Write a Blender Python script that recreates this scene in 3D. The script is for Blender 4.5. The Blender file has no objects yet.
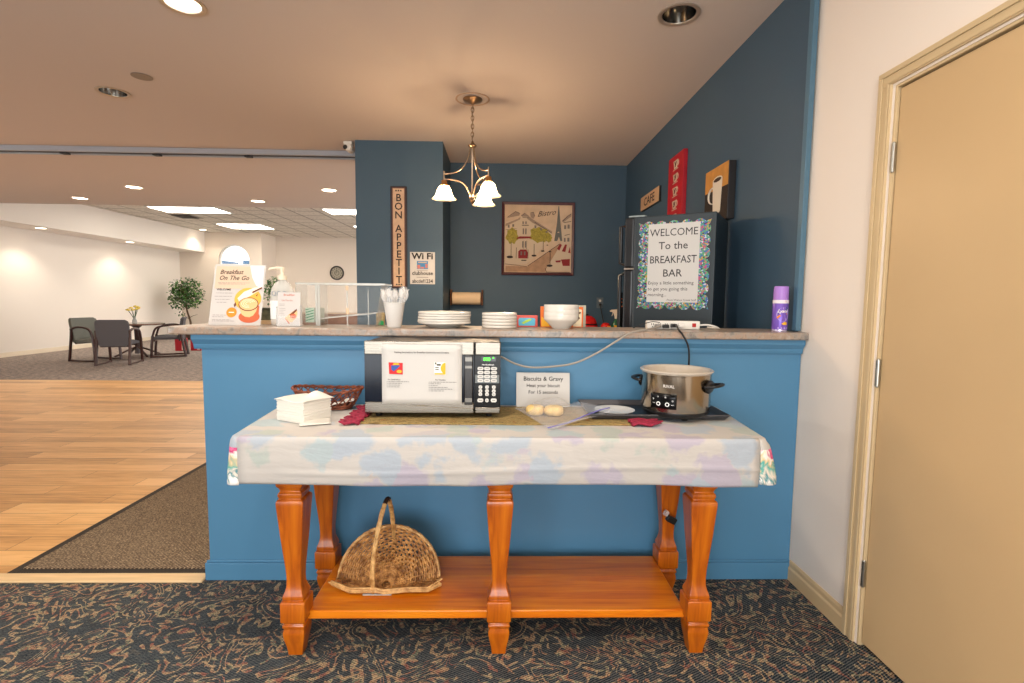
import bpy, bmesh, math, random
from math import sin, cos, pi, sqrt, atan2, radians as R
from mathutils import Vector, Matrix, noise
random.seed(7)
SC = bpy.context.scene
COL = SC.collection

# ------------------------------------------------------------------ materials
def lin(c):
    def f(v):
        v /= 255.0
        return v/12.92 if v <= .04045 else ((v+.055)/1.055)**2.4
    return tuple(f(v) for v in c)
def new_mat(name):
    m = bpy.data.materials.new(name); m.use_nodes = True
    nt = m.node_tree
    return m, nt, nt.nodes['Principled BSDF']
def nd(nt, typ, ins=None, **props):
    n = nt.nodes.new(typ)
    for k, v in props.items(): setattr(n, k, v)
    for k, v in (ins or {}).items():
        s = n.inputs[k]
        if isinstance(v, bpy.types.NodeSocket): nt.links.new(v, s)
        else: s.default_value = v
    return n
def coords(nt, scale=(1,1,1), kind='Object', rot=(0,0,0)):
    tc = nt.nodes.new('ShaderNodeTexCoord')
    mp = nd(nt, 'ShaderNodeMapping', {'Vector': tc.outputs[kind], 'Scale': scale, 'Rotation': rot})
    return mp.outputs[0]
def noise_t(nt, vec, scale, detail=3, rough=.5, dist=0):
    return nd(nt, 'ShaderNodeTexNoise', {'Vector': vec, 'Scale': scale, 'Detail': detail, 'Roughness': rough, 'Distortion': dist})
def ramp(nt, fac, stops, interp='LINEAR'):
    n = nd(nt, 'ShaderNodeValToRGB', {'Fac': fac}); cr = n.color_ramp; cr.interpolation = interp
    while len(cr.elements) < len(stops): cr.elements.new(.5)
    for e, (p, c) in zip(cr.elements, stops):
        e.position = p; e.color = tuple(c[:3])+(1,)
    return n.outputs[0]
def mixc(nt, fac, a, b, blend='MIX'):
    n = nd(nt, 'ShaderNodeMix', data_type='RGBA', blend_type=blend)
    for i, v in ((0, fac), (6, a), (7, b)):
        s = n.inputs[i]
        if isinstance(v, bpy.types.NodeSocket): nt.links.new(v, s)
        else: s.default_value = v if i == 0 else tuple(v[:3])+(1,)
    return n.outputs[2]
def math_n(nt, op, a, b=0.0, c=0.0):
    n = nd(nt, 'ShaderNodeMath', operation=op)
    for i, v in enumerate((a, b, c)):
        if isinstance(v, bpy.types.NodeSocket): nt.links.new(v, n.inputs[i])
        else: n.inputs[i].default_value = v
    return n.outputs[0]
def bump(nt, p, h, strength=.3, dist=.002):
    b = nd(nt, 'ShaderNodeBump', {'Height': h, 'Strength': strength, 'Distance': dist})
    nt.links.new(b.outputs[0], p.inputs['Normal'])
MATS = {}
def mat(name, col, rough=.5, metal=0, var=0, vscale=6, bmp=0, bscale=150, trans=0, alpha=1, emit=None, estr=0, ior=1.45, coat=0, stretch=(1,1,1), spec=.5):
    if name in MATS: return MATS[name]
    m, nt, p = new_mat(name); c = lin(col)
    p.inputs['Base Color'].default_value = c+(1,)
    p.inputs['Roughness'].default_value = rough; p.inputs['Metallic'].default_value = metal
    p.inputs['Transmission Weight'].default_value = trans; p.inputs['Alpha'].default_value = alpha
    p.inputs['IOR'].default_value = ior; p.inputs['Coat Weight'].default_value = coat
    p.inputs['Specular IOR Level'].default_value = spec
    if emit:
        p.inputs['Emission Color'].default_value = lin(emit)+(1,); p.inputs['Emission Strength'].default_value = estr
    if var:
        v = coords(nt, stretch); n = noise_t(nt, v, vscale, 4)
        a = tuple(max(0, x*(1-var)) for x in c); b = tuple(min(1, x*(1+var)) for x in c)
        nt.links.new(ramp(nt, n.outputs[0], [(.3, a), (.7, b)]), p.inputs['Base Color'])
    if bmp:
        v = coords(nt, stretch); n = noise_t(nt, v, bscale, 3); bump(nt, p, n.outputs[0], bmp)
    MATS[name] = m
    return m

def carpet_pattern():
    m, nt, p = new_mat('patterned_carpet'); p.inputs['Roughness'].default_value = .95; p.inputs['Specular IOR Level'].default_value = .1
    v = coords(nt)
    nz = noise_t(nt, v, 5.5, 2)
    off = nd(nt, 'ShaderNodeVectorMath', {0: nz.outputs['Color'], 1: (.5, .5, .5)}, operation='SUBTRACT')
    off2 = nd(nt, 'ShaderNodeVectorMath', {0: off.outputs[0], 'Scale': .16}, operation='SCALE')
    dv = nd(nt, 'ShaderNodeVectorMath', {0: v, 1: off2.outputs[0]}, operation='ADD').outputs[0]
    # medallions: rings around jittered cells
    vo = nd(nt, 'ShaderNodeTexVoronoi', {'Vector': dv, 'Scale': 5.2, 'Randomness': .75}, voronoi_dimensions='2D')
    d = vo.outputs['Distance']
    rings = math_n(nt, 'SINE', math_n(nt, 'MULTIPLY', d, 34.0))
    ringmask = math_n(nt, 'MULTIPLY', math_n(nt, 'GREATER_THAN', rings, .25), math_n(nt, 'LESS_THAN', d, .62))
    # petals: break rings by a finer voronoi
    v2 = nd(nt, 'ShaderNodeTexVoronoi', {'Vector': dv, 'Scale': 24.0, 'Randomness': .9}, voronoi_dimensions='2D')
    petal = math_n(nt, 'LESS_THAN', v2.outputs['Distance'], .40)
    # scrolls: thin contour lines of a stretched noise
    n3 = noise_t(nt, v, 3.9, 1.6, .55, 1.3)
    s3 = math_n(nt, 'ABSOLUTE', math_n(nt, 'SINE', math_n(nt, 'MULTIPLY', n3.outputs[0], 46.0)))
    scroll = math_n(nt, 'LESS_THAN', s3, .36)
    n4 = noise_t(nt, v, 7.0, 3)
    scroll = math_n(nt, 'MULTIPLY', scroll, math_n(nt, 'GREATER_THAN', n4.outputs[0], .44))
    pat = math_n(nt, 'MAXIMUM', math_n(nt, 'MULTIPLY', ringmask, petal), scroll)
    spk = noise_t(nt, v, 170, 2)
    pat = math_n(nt, 'MULTIPLY', pat, ramp(nt, spk.outputs[0], [(.40, (.25,)*3), (.5, (1,)*3)]))
    n5 = noise_t(nt, v, 21.0, 3)
    pc = ramp(nt, n5.outputs[0], [(.36, lin((156,88,74))), (.45, lin((188,146,108))), (.54, lin((202,176,134))), (.60, lin((112,128,104))), (.66, lin((160,98,80)))])
    base = ramp(nt, noise_t(nt, v, 16, 3).outputs[0], [(.35, lin((28,42,54))), (.6, lin((42,58,70))), (.72, lin((84,76,70)))])
    c = mixc(nt, math_n(nt, 'MULTIPLY', pat, .85), base, pc)
    # woven twill threads
    w = nd(nt, 'ShaderNodeTexWave', {'Vector': coords(nt, rot=(0,0,R(62))), 'Scale': 36.0, 'Distortion': 2.5, 'Detail': 1.0, 'Detail Scale': 3.0})
    w2 = noise_t(nt, v, 240, 2)
    tw = math_n(nt, 'MULTIPLY', w.outputs['Fac'], w2.outputs[0])
    c = mixc(nt, ramp(nt, tw, [(.18, (.0,)*3), (.5, (.6,)*3)]), c, mixc(nt, .5, c, lin((160,154,140))))
    c = mixc(nt, ramp(nt, tw, [(.05, (.7,)*3), (.22, (0,)*3)]), c, lin((14,18,22)))
    nt.links.new(c, p.inputs['Base Color'])
    bump(nt, p, tw, .5, .003)
    return m
def wood_planks():
    m, nt, p = new_mat('oak_planks'); p.inputs['Roughness'].default_value = .38
    v = coords(nt)
    br = nd(nt, 'ShaderNodeTexBrick', {'Vector': v, 'Color1': (.2,)*3+(1,), 'Color2': (.8,)*3+(1,), 'Mortar': (.0,)*3+(1,), 'Scale': 1.0, 'Mortar Size': .0016, 'Brick Width': 1.25, 'Row Height': .15, 'Mortar Smooth': .1}, offset=.37)
    gv = coords(nt, (1.6, 22, 1)); g = noise_t(nt, gv, 2.2, 6, .62, .6)
    g2 = noise_t(nt, coords(nt, (.5, 3.5, 1)), 2.0, 3)
    t = math_n(nt, 'ADD', math_n(nt, 'MULTIPLY', br.outputs['Color'], .42), math_n(nt, 'ADD', math_n(nt, 'MULTIPLY', g.outputs[0], .55), math_n(nt, 'MULTIPLY', g2.outputs[0], .25)))
    c = ramp(nt, t, [(.38, lin((150,108,62))), (.55, lin((200,150,92))), (.72, lin((228,180,118))), (.9, lin((238,198,142)))])
    c = mixc(nt, br.outputs['Fac'], c, lin((96,70,48)))
    nt.links.new(c, p.inputs['Base Color']); bump(nt, p, g.outputs[0], .12)
    return m
def far_carpet():
    m, nt, p = new_mat('grey_loop_carpet'); p.inputs['Roughness'].default_value = .95
    n = noise_t(nt, coords(nt, (4, 9, 1)), 3.0, 4, .6); n2 = noise_t(nt, coords(nt), 60, 2)
    t = math_n(nt, 'ADD', math_n(nt, 'MULTIPLY', n.outputs[0], .7), math_n(nt, 'MULTIPLY', n2.outputs[0], .3))
    nt.links.new(ramp(nt, t, [(.38, lin((92,84,88))), (.5, lin((140,128,122))), (.62, lin((176,160,146)))]), p.inputs['Base Color'])
    return m
def doormat_mat():
    m, nt, p = new_mat('ribbed_doormat_fibre'); p.inputs['Roughness'].default_value = .95
    v = coords(nt, rot=(0,0,R(35)))
    w = nd(nt, 'ShaderNodeTexWave', {'Vector': v, 'Scale': 20.0, 'Distortion': 2.0, 'Detail': 2.0, 'Detail Scale': 6.0})
    n = noise_t(nt, coords(nt), 120, 2)
    t = math_n(nt, 'MULTIPLY', w.outputs['Fac'], n.outputs[0])
    nt.links.new(ramp(nt, t, [(.1, lin((70,56,42))), (.4, lin((128,108,84))), (.6, lin((186,164,132)))]), p.inputs['Base Color'])
    bump(nt, p, t, .7, .004)
    return m
def pine(name, a, b, c3, axis='Z', rough=.32, coat=.3):
    m, nt, p = new_mat(name); p.inputs['Roughness'].default_value = rough; p.inputs['Coat Weight'].default_value = coat; p.inputs['Coat Roughness'].default_value = .2
    sc = {'Z': (9, 9, .8), 'X': (.7, 10, 8)}[axis]
    n = noise_t(nt, coords(nt, sc), 2.4, 5, .55, 1.4)
    oc = nd(nt, 'ShaderNodeTexVoronoi', {'Vector': coords(nt, (1,1,1)), 'Scale': 4.3})
    kn = ramp(nt, oc.outputs['Distance'], [(.03, (1,)*3), (.06, (0,)*3)])
    c = ramp(nt, n.outputs[0], [(.3, lin(a)), (.5, lin(b)), (.7, lin(c3))])
    c = mixc(nt, math_n(nt, 'MULTIPLY', kn, .6), c, lin((90,36,8)))
    nt.links.new(c, p.inputs['Base Color'])
    return m
def laminate():
    m, nt, p = new_mat('mottled_stone_laminate'); p.inputs['Roughness'].default_value = .3
    n = noise_t(nt, coords(nt), 18, 5, .65, .4); n2 = noise_t(nt, coords(nt), 70, 3)
    c = ramp(nt, n.outputs[0], [(.33, lin((116,112,108))), (.45, lin((152,142,131))), (.55, lin((160,136,118))), (.68, lin((172,162,152)))])
    c = mixc(nt, ramp(nt, n2.outputs[0], [(.55, (0,)*3), (.7, (.6,)*3)]), c, lin((110,96,88)))
    nt.links.new(c, p.inputs['Base Color'])
    return m
def ghost_floral():
    m, nt, p = new_mat('white_quilted_cloth'); p.inputs['Roughness'].default_value = .85
    v = coords(nt)
    nz = noise_t(nt, v, 7, 4, .6)
    off = nd(nt, 'ShaderNodeVectorMath', {0: nz.outputs['Color'], 'Scale': .24}, operation='SCALE').outputs[0]
    dv = nd(nt, 'ShaderNodeVectorMath', {0: v, 1: off}, operation='ADD').outputs[0]
    vo = nd(nt, 'ShaderNodeTexVoronoi', {'Vector': dv, 'Scale': 7.5, 'Randomness': 1.0}); d = vo.outputs['Distance']
    tint = nd(nt, 'ShaderNodeSeparateColor', {0: vo.outputs['Color']}).outputs[0]
    pc = ramp(nt, tint, [(.15, lin((162,174,186))), (.3, lin((162,178,182))), (.45, lin((172,164,180))), (.6, lin((184,170,164))), (.75, lin((168,178,170))), (.9, lin((178,174,178)))], 'CONSTANT')
    msk = ramp(nt, d, [(.44, (.85,)*3), (.58, (0,)*3)])
    edge = ramp(nt, noise_t(nt, dv, 24, 3, .6, 2).outputs[0], [(.47, (0,)*3), (.5, (.4,)*3), (.53, (0,)*3)])
    c = mixc(nt, msk, lin((188,183,177)), pc)
    c = mixc(nt, math_n(nt, 'MULTIPLY', edge, msk), c, lin((160,158,168)))
    nt.links.new(c, p.inputs['Base Color'])
    n2 = noise_t(nt, coords(nt, (1, 1, 3)), 7, 3, .5, .5); bump(nt, p, n2.outputs[0], .35, .012)
    return m
def bright_floral():
    m, nt, p = new_mat('bright_floral_fabric'); p.inputs['Roughness'].default_value = .85
    v = coords(nt); n = noise_t(nt, v, 14, 3, .5, 1.2)
    sep = nd(nt, 'ShaderNodeSeparateXYZ', {0: v}).outputs[2]
    t = math_n(nt, 'ADD', math_n(nt, 'MULTIPLY', math_n(nt, 'SUBTRACT', sep, .66), 4.5), math_n(nt, 'MULTIPLY', math_n(nt, 'SUBTRACT', n.outputs[0], .5), .9))
    nt.links.new(ramp(nt, t, [(.05, lin((235,230,225))), (.12, lin((52,132,140))), (.2, lin((226,214,200))), (.3, lin((70,168,160))), (.38, lin((222,196,150))), (.45, lin((240,236,230))), (.52, lin((196,48,110))), (.62, lin((232,120,160))), (.75, lin((214,80,130)))]), p.inputs['Base Color'])
    return m
def tapestry():
    m, nt, p = new_mat('tapestry_weave'); p.inputs['Roughness'].default_value = .9
    n = noise_t(nt, coords(nt, (1, 1.8, 1)), 15, 7, .8, 2.0)
    c = ramp(nt, n.outputs[0], [(.32, lin((52,44,26))), (.42, lin((110,90,48))), (.5, lin((176,148,92))), (.56, lin((84,88,46))), (.64, lin((176,104,52)))])
    nt.links.new(c, p.inputs['Base Color']); bump(nt, p, noise_t(nt, coords(nt), 300, 2).outputs[0], .6, .002)
    return m
def steel(name, col=(196,190,182), rough=.28, stretch=(1, 1, 90)):
    m, nt, p = new_mat(name); p.inputs['Metallic'].default_value = 1
    p.inputs['Base Color'].default_value = lin(col)+(1,)
    n = noise_t(nt, coords(nt, stretch), 6, 3)
    r = math_n(nt, 'ADD', math_n(nt, 'MULTIPLY', n.outputs[0], .18), rough-.08); nt.links.new(r, p.inputs['Roughness'])
    return m
def tile_ceiling():
    m, nt, p = new_mat('acoustic_ceiling_tiles'); p.inputs['Roughness'].default_value = .9
    v = coords(nt)
    br = nd(nt, 'ShaderNodeTexBrick', {'Vector': v, 'Color1': lin((232,226,216))+(1,), 'Color2': lin((226,219,209))+(1,), 'Mortar': lin((150,142,134))+(1,), 'Scale': 1.0, 'Mortar Size': .02, 'Brick Width': .61, 'Row Height': .61}, offset=0)
    n = noise_t(nt, v, 22, 2)
    nt.links.new(mixc(nt, ramp(nt, n.outputs[0], [(.5, (0,)*3), (.62, (.35,)*3)]), br.outputs[0], lin((140,130,120))), p.inputs['Base Color'])
    return m
def wicker(name, a, b):
    m, nt, p = new_mat(name); p.inputs['Roughness'].default_value = .5
    n = noise_t(nt, coords(nt), 38, 4, .6)
    nt.links.new(ramp(nt, n.outputs[0], [(.35, lin(a)), (.65, lin(b))]), p.inputs['Base Color'])
    bump(nt, p, noise_t(nt, coords(nt), 300, 2).outputs[0], .4, .002)
    return m
def glitter():
    m, nt, p = new_mat('holographic_glitter_card'); p.inputs['Roughness'].default_value = .3; p.inputs['Metallic'].default_value = .35
    v = nd(nt, 'ShaderNodeTexVoronoi', {'Vector': coords(nt), 'Scale': 130.0})
    h = nd(nt, 'ShaderNodeSeparateColor', {0: v.outputs['Color']}).outputs[0]
    c = ramp(nt, h, [(.1, lin((80,150,130))), (.25, lin((190,196,206))), (.36, lin((180,80,120))), (.48, lin((70,100,170))), (.62, lin((100,160,90))), (.76, lin((190,150,76))), (.86, lin((50,56,84)))], 'CONSTANT')
    nt.links.new(c, p.inputs['Base Color'])
    return m
def shade_glass():
    m, nt, p = new_mat('alabaster_shade_glass')
    n = noise_t(nt, coords(nt), 16, 4, .6, 1)
    c = ramp(nt, n.outputs[0], [(.3, lin((150,128,100))), (.7, lin((200,186,164)))])
    nt.links.new(c, p.inputs['Base Color']); p.inputs['Roughness'].default_value = .25
    tr = nd(nt, 'ShaderNodeBsdfTranslucent', {'Color': c})
    m1 = nd(nt, 'ShaderNodeMixShader', {0: .6, 1: p.outputs[0], 2: tr.outputs[0]})
    tp = nd(nt, 'ShaderNodeBsdfTransparent', {'Color': (1, .93, .82, 1)})
    mx = nd(nt, 'ShaderNodeMixShader', {0: .38, 1: m1.outputs[0], 2: tp.outputs[0]})
    nt.links.new(mx.outputs[0], nt.nodes['Material Output'].inputs[0])
    return m
def clear_film(name, tint=(250,250,250), opaque=.12, rough=.08):
    m, nt, p = new_mat(name)
    p.inputs['Base Color'].default_value = lin(tint)+(1,); p.inputs['Roughness'].default_value = rough
    lw = nd(nt, 'ShaderNodeLayerWeight', {'Blend': .35})
    f = math_n(nt, 'ADD', math_n(nt, 'MULTIPLY', lw.outputs['Facing'], .45), opaque)
    t = nd(nt, 'ShaderNodeBsdfTransparent')
    mx = nd(nt, 'ShaderNodeMixShader', {0: f, 1: t.outputs[0], 2: p.outputs[0]})
    nt.links.new(mx.outputs[0], nt.nodes['Material Output'].inputs[0])
    MATS[name] = m
    return m

# ------------------------------------------------------------------ mesh builder
class B:
    def __init__(s): s.v = []; s.f = []; s.mi = []; s.cur = 0
    def add(s, vs, fs):
        o = len(s.v); s.v += [tuple(v) for v in vs]
        for f in fs: s.f.append([i+o for i in f]); s.mi.append(s.cur)
        return s
    def box(s, x0, x1, y0, y1, z0, z1):
        vs = [(x, y, z) for z in (z0, z1) for y in (y0, y1) for x in (x0, x1)]
        return s.add(vs, [(0,2,3,1), (4,5,7,6), (0,1,5,4), (2,6,7,3), (0,4,6,2), (1,3,7,5)])
    def prism(s, pts, y0, y1):           # polygon in XZ extruded along Y
        n = len(pts); vs = [(x, y0, z) for x, z in pts]+[(x, y1, z) for x, z in pts]
        return s.add(vs, [list(range(n)), list(range(2*n-1, n-1, -1))]+[(i, i+n, (i+1) % n+n, (i+1) % n) for i in range(n)])
    def prismz(s, pts, z0, z1):          # polygon in XY extruded along Z
        n = len(pts); vs = [(x, y, z0) for x, y in pts]+[(x, y, z1) for x, y in pts]
        return s.add(vs, [list(range(n-1, -1, -1)), list(range(n, 2*n))]+[(i, (i+1) % n, (i+1) % n+n, i+n) for i in range(n)])
    def lathe(s, prof, n=24, c=(0,0,0), sx=1, sy=1, cap0=True, cap1=True, M=None):
        vs = []; fs = []
        for r, z in prof:
            for k in range(n):
                a = 2*pi*k/n; p = Vector((c[0]+r*sx*cos(a), c[1]+r*sy*sin(a), c[2]+z))
                vs.append(M @ p if M else p)
        for j in range(len(prof)-1):
            for k in range(n):
                k2 = (k+1) % n; fs.append((j*n+k, j*n+k2, (j+1)*n+k2, (j+1)*n+k))
        if cap0: fs.append(list(range(n-1, -1, -1)))
        if cap1: fs.append(list(range((len(prof)-1)*n, len(prof)*n)))
        return s.add(vs, fs)
    def square_lathe(s, prof, c=(0,0,0)):    # square section of half width h at z
        vs = []; fs = []
        for h, z in prof:
            for sx, sy in ((-1,-1), (1,-1), (1,1), (-1,1)): vs.append((c[0]+h*sx, c[1]+h*sy, c[2]+z))
        for j in range(len(prof)-1):
            for k in range(4): fs.append((j*4+k, j*4+(k+1) % 4, j*4+4+(k+1) % 4, j*4+4+k))
        fs.append((3,2,1,0)); n = len(prof)*4; fs.append((n-4, n-3, n-2, n-1))
        return s.add(vs, fs)
    def tube(s, pts, r, n=8, closed=False, flat=1.0):
        pts = [Vector(p) for p in pts]; m = len(pts); vs = []; fs = []
        rr = r if isinstance(r, (list, tuple)) else [r]*m
        up = None
        for i, p in enumerate(pts):
            if closed: t = pts[(i+1) % m]-pts[i-1]
            else: t = pts[min(i+1, m-1)]-pts[max(i-1, 0)]
            t = t.normalized() if t.length > 1e-9 else Vector((0,0,1))
            if up is None:
                up = Vector((0,0,1)) if abs(t.z) < .9 else Vector((1,0,0))
            a = t.cross(up)
            if a.length < 1e-6: a = t.cross(Vector((1,0,0)))
            a.normalize(); b = a.cross(t).normalized(); up = b
            for k in range(n):
                q = 2*pi*k/n; vs.append(p+a*rr[i]*cos(q)+b*rr[i]*flat*sin(q))
        for i in range(m if closed else m-1):
            j = (i+1) % m
            for k in range(n): fs.append((i*n+k, i*n+(k+1) % n, j*n+(k+1) % n, j*n+k))
        if not closed: fs += [list(range(n-1, -1, -1)), list(range((m-1)*n, m*n))]
        return s.add(vs, fs)
    def ball(s, c, rx, ry=None, rz=None, n=16, m=10):
        ry = ry or rx; rz = rz or rx
        prof = [(sin(pi*j/m), -cos(pi*j/m)) for j in range(1, m)]
        vs = [(c[0], c[1], c[2]-rz)]
        for r, z in prof:
            for k in range(n): vs.append((c[0]+rx*r*cos(2*pi*k/n), c[1]+ry*r*sin(2*pi*k/n), c[2]+rz*z))
        vs.append((c[0], c[1], c[2]+rz)); L = len(vs)-1; fs = []
        for k in range(n):
            fs.append((0, 1+(k+1) % n, 1+k)); fs.append((L, L-n+k, L-n+(k+1) % n))
        for j in range(m-2):
            for k in range(n): fs.append((1+j*n+k, 1+j*n+(k+1) % n, 1+(j+1)*n+(k+1) % n, 1+(j+1)*n+k))
        return s.add(vs, fs)
    def grid(s, fn, nu, nv, wrap=False):
        vs = [fn(i/nu, j/nv) for j in range(nv+1) for i in range(nu+1)]
        fs = [(j*(nu+1)+i, j*(nu+1)+i+1, (j+1)*(nu+1)+i+1, (j+1)*(nu+1)+i) for j in range(nv) for i in range(nu)]
        return s.add(vs, fs)
    def disc(s, x, z, r, y, n=24, sx=1, sz=1):      # thin disc in XZ plane facing -Y
        return s.prism([(x+r*sx*cos(2*pi*k/n), z+r*sz*sin(2*pi*k/n)) for k in range(n)], y, y+.0006)
    def obj(s, name, mats, parent=None, loc=None, rot=None, smooth=40, bevel=0, solid=0, sub=0):
        me = bpy.data.meshes.new(name); me.from_pydata(s.v, [], s.f)
        mats = mats if isinstance(mats, (list, tuple)) else [mats]
        for m in mats: me.materials.append(m)
        me.polygons.foreach_set('material_index', s.mi)
        if smooth:
            me.polygons.foreach_set('use_smooth', [True]*len(me.polygons)); me.update()
            me.set_sharp_from_angle(angle=R(smooth))
        me.update()
        o = bpy.data.objects.new(name, me); COL.objects.link(o)
        if parent: o.parent = parent
        if loc: o.location = loc
        if rot: o.rotation_euler = rot
        if solid: q = o.modifiers.new('solid', 'SOLIDIFY'); q.thickness = solid; q.offset = 0
        if bevel: q = o.modifiers.new('bevel', 'BEVEL'); q.width = bevel; q.segments = 2; q.limit_method = 'ANGLE'; q.angle_limit = R(40)
        if sub: q = o.modifiers.new('sub', 'SUBSURF'); q.levels = sub; q.render_levels = sub
        return o
def tag(o, label, cat, group=None):
    o['label'] = label; o['category'] = cat
    if group: o['group'] = group
    return o
def thing(name, label, cat, loc=(0,0,0), rot=(0,0,0), group=None):
    o = bpy.data.objects.new(name, None); COL.objects.link(o); o.location = loc; o.rotation_euler = rot
    o.empty_display_size = .05
    return tag(o, label, cat, group)
def reparent(o, par, label=None):
    bpy.context.view_layer.update()
    o.parent = par; o.matrix_parent_inverse = par.matrix_world.inverted()
    if label: o['label'] = label
    return o
def struct(o): o['kind'] = 'structure'; return o
def dup(root, loc, rot=None, label=None):
    def cp(o, par):
        c = o.copy(); COL.objects.link(c)
        if par: c.parent = par
        for ch in list(o.children): cp(ch, c)
        return c
    r = cp(root, None); r.location = loc
    if rot is not None: r.rotation_euler = rot
    if label: r['label'] = label
    return r
def lettering(name, lines, material, parent, y=0, loc=None, rot=None):
    """lines: (text, size, x, z, align[, bold, shear, vertical spacing]); flat letters in the XZ plane facing -Y"""
    V = []; F = []
    for ln in lines:
        body, size, x, z, al = ln[:5]; bold = ln[5] if len(ln) > 5 else 0; sh = ln[6] if len(ln) > 6 else 0; w = ln[7] if len(ln) > 7 else 1
        cu = bpy.data.curves.new('tmp', 'FONT'); cu.body = body; cu.size = size; cu.align_x = al; cu.offset = bold*size; cu.shear = sh
        cu.resolution_u = 2
        o = bpy.data.objects.new('tmp', cu); COL.objects.link(o)
        bpy.context.view_layer.update()
        me = bpy.data.meshes.new_from_object(o.evaluated_get(bpy.context.evaluated_depsgraph_get()))
        k = len(V)
        V += [(x+v.co.x*w, y, z+v.co.y) for v in me.vertices]
        F += [[i+k for i in p.vertices] for p in me.polygons]
        bpy.data.objects.remove(o); bpy.data.curves.remove(cu); bpy.data.meshes.remove(me)
    b = B(); b.add(V, F)
    return b.obj(name, material, parent, loc, rot, smooth=0)
def cut(o, cutters):
    """carve openings into a mesh, keep the result as its mesh"""
    for c in cutters:
        q = o.modifiers.new('cut', 'BOOLEAN'); q.object = c; q.operation = 'DIFFERENCE'; q.solver = 'EXACT'
    bpy.context.view_layer.update()
    me = bpy.data.meshes.new_from_object(o.evaluated_get(bpy.context.evaluated_depsgraph_get()))
    o.modifiers.clear(); o.data = me
    for c in cutters: bpy.data.objects.remove(c)
def arc(cx, cz, r, a0, a1, n=16): return [(cx+r*cos(a0+(a1-a0)*i/n), cz+r*sin(a0+(a1-a0)*i/n)) for i in range(n+1)]
def bez(p0, p1, p2, p3, n=14):
    p0, p1, p2, p3 = map(Vector, (p0, p1, p2, p3)); out = []
    for i in range(n+1):
        t = i/n; out.append(p0*(1-t)**3+p1*3*t*(1-t)**2+p2*3*t*t*(1-t)+p3*t**3)
    return out
def spline(pts, n=8):
    P = [Vector(p) for p in pts]; P = [P[0]*2-P[1]]+P+[P[-1]*2-P[-2]]; out = []
    for i in range(1, len(P)-2):
        for k in range(n):
            t = k/n; a, b, c, d = P[i-1], P[i], P[i+1], P[i+2]
            out.append(.5*((2*b)+(c-a)*t+(2*a-5*b+4*c-d)*t*t+(3*b-a-3*c+d)*t**3))
    out.append(P[-2]); return out
# ------------------------------------------------------------------ camera
F_, PI_, RO_, YA_ = 510.1, -.083, .0112, .0239
def rot_m():
    c, s = cos(YA_), sin(YA_); A = Matrix(((c,-s,0),(s,c,0),(0,0,1)))
    c, s = cos(PI_), sin(PI_); Bm = Matrix(((1,0,0),(0,c,s),(0,-s,c)))
    c, s = cos(RO_), sin(RO_); C = Matrix(((c,0,s),(0,1,0),(-s,0,c)))
    return C @ Bm @ A
Rm = rot_m().transposed()
cam = bpy.data.objects.new('camera', bpy.data.cameras.new('camera')); COL.objects.link(cam)
cm = Matrix.Identity(4)
for i in range(3):
    cm[i][0] = Rm[i][0]; cm[i][1] = Rm[i][2]; cm[i][2] = -Rm[i][1]
cm[2][3] = 1.30
cam.matrix_world = cm
cam.data.sensor_width = 36; cam.data.lens = F_/1024*36; cam.data.clip_start = .02; cam.data.clip_end = 200
SC.camera = cam

# ------------------------------------------------------------------ world and view
w = bpy.data.worlds.new('daylight'); SC.world = w; w.use_nodes = True
w.node_tree.nodes['Background'].inputs[0].default_value = (1.0, .985, .965, 1)
w.node_tree.nodes['Background'].inputs[1].default_value = 2.0
SC.view_settings.view_transform = 'Standard'; SC.view_settings.look = 'None'
SC.view_settings.gamma = 1; SC.view_settings.use_curve_mapping = False
SC.view_settings.exposure = .55
SC.cycles.use_denoising = True
SC.cycles.max_bounces = 10; SC.cycles.transparent_max_bounces = 16; SC.cycles.sample_clamp_indirect = 8

# ------------------------------------------------------------------ shared materials
cream = mat('cream_wall_paint', (234,222,209), .75, bmp=.08, bscale=90)
slate = mat('slate_blue_wall_paint', (60,84,102), .55, bmp=.06, bscale=120)
barblue = mat('bright_blue_bar_paint', (76,127,162), .45, bmp=.05, bscale=90)
strip_blue = mat('corner_strip_blue', (78,112,132), .4)
ceilp = mat('taupe_ceiling_plaster', (206,195,188), .9, bmp=.15, bscale=60)
tan = mat('tan_casing_paint', (202,178,138), .4)
doorm = mat('tan_door_paint', (198,167,124), .38, var=.02, vscale=3, bmp=.04, bscale=60)
basetan = mat('tan_vinyl_base', (206,178,136), .45)
white = mat('white_plastic', (222,219,212), .35)
paper = mat('white_paper', (200,198,194), .8)
black = mat('black_plastic', (20,20,22), .35)
ink = mat('black_ink', (28,26,28), .8)
chrome = mat('polished_chrome', (220,220,220), .12, 1)
pine_leg = pine('honey_pine_turned', (150,66,4), (186,94,6), (204,114,14), 'Z')
pine_shelf = pine('honey_pine_boards', (200,96,6), (224,122,10), (236,146,24), 'X')
greym = mat('grey_metal_track', (168,174,184), .4, .2)
whitep = mat('white_wall_paint', (244,236,228), .7)
lampglow = mat('lit_lamp_lens', (255,240,215), .5, emit=(255,232,200), estr=10)
panelglow = mat('lit_fluorescent_panel', (255,250,240), .5, emit=(255,246,230), estr=10)

def sbox(name, m, *a, **k): return struct(B().box(*a).obj(name, m, smooth=0, **k))

# ------------------------------------------------------------------ setting
sbox('floor', carpet_pattern(), -9, 1.6, -2.6, 2.285, -.1, 0)
sbox('floor_wood', wood_planks(), -13, 1.6, 2.285, 7.82, -.1, 0)
sbox('floor_far', far_carpet(), -13, 1.6, 7.82, 18, -.1, 0)
struct(B().box(-9, -1.341, 2.245, 2.315, .0005, .012).obj('trim_1', mat('pale_oak_threshold', (214,184,140), .4, var=.12, vscale=4, stretch=(1,12,12)), bevel=.004))

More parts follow.
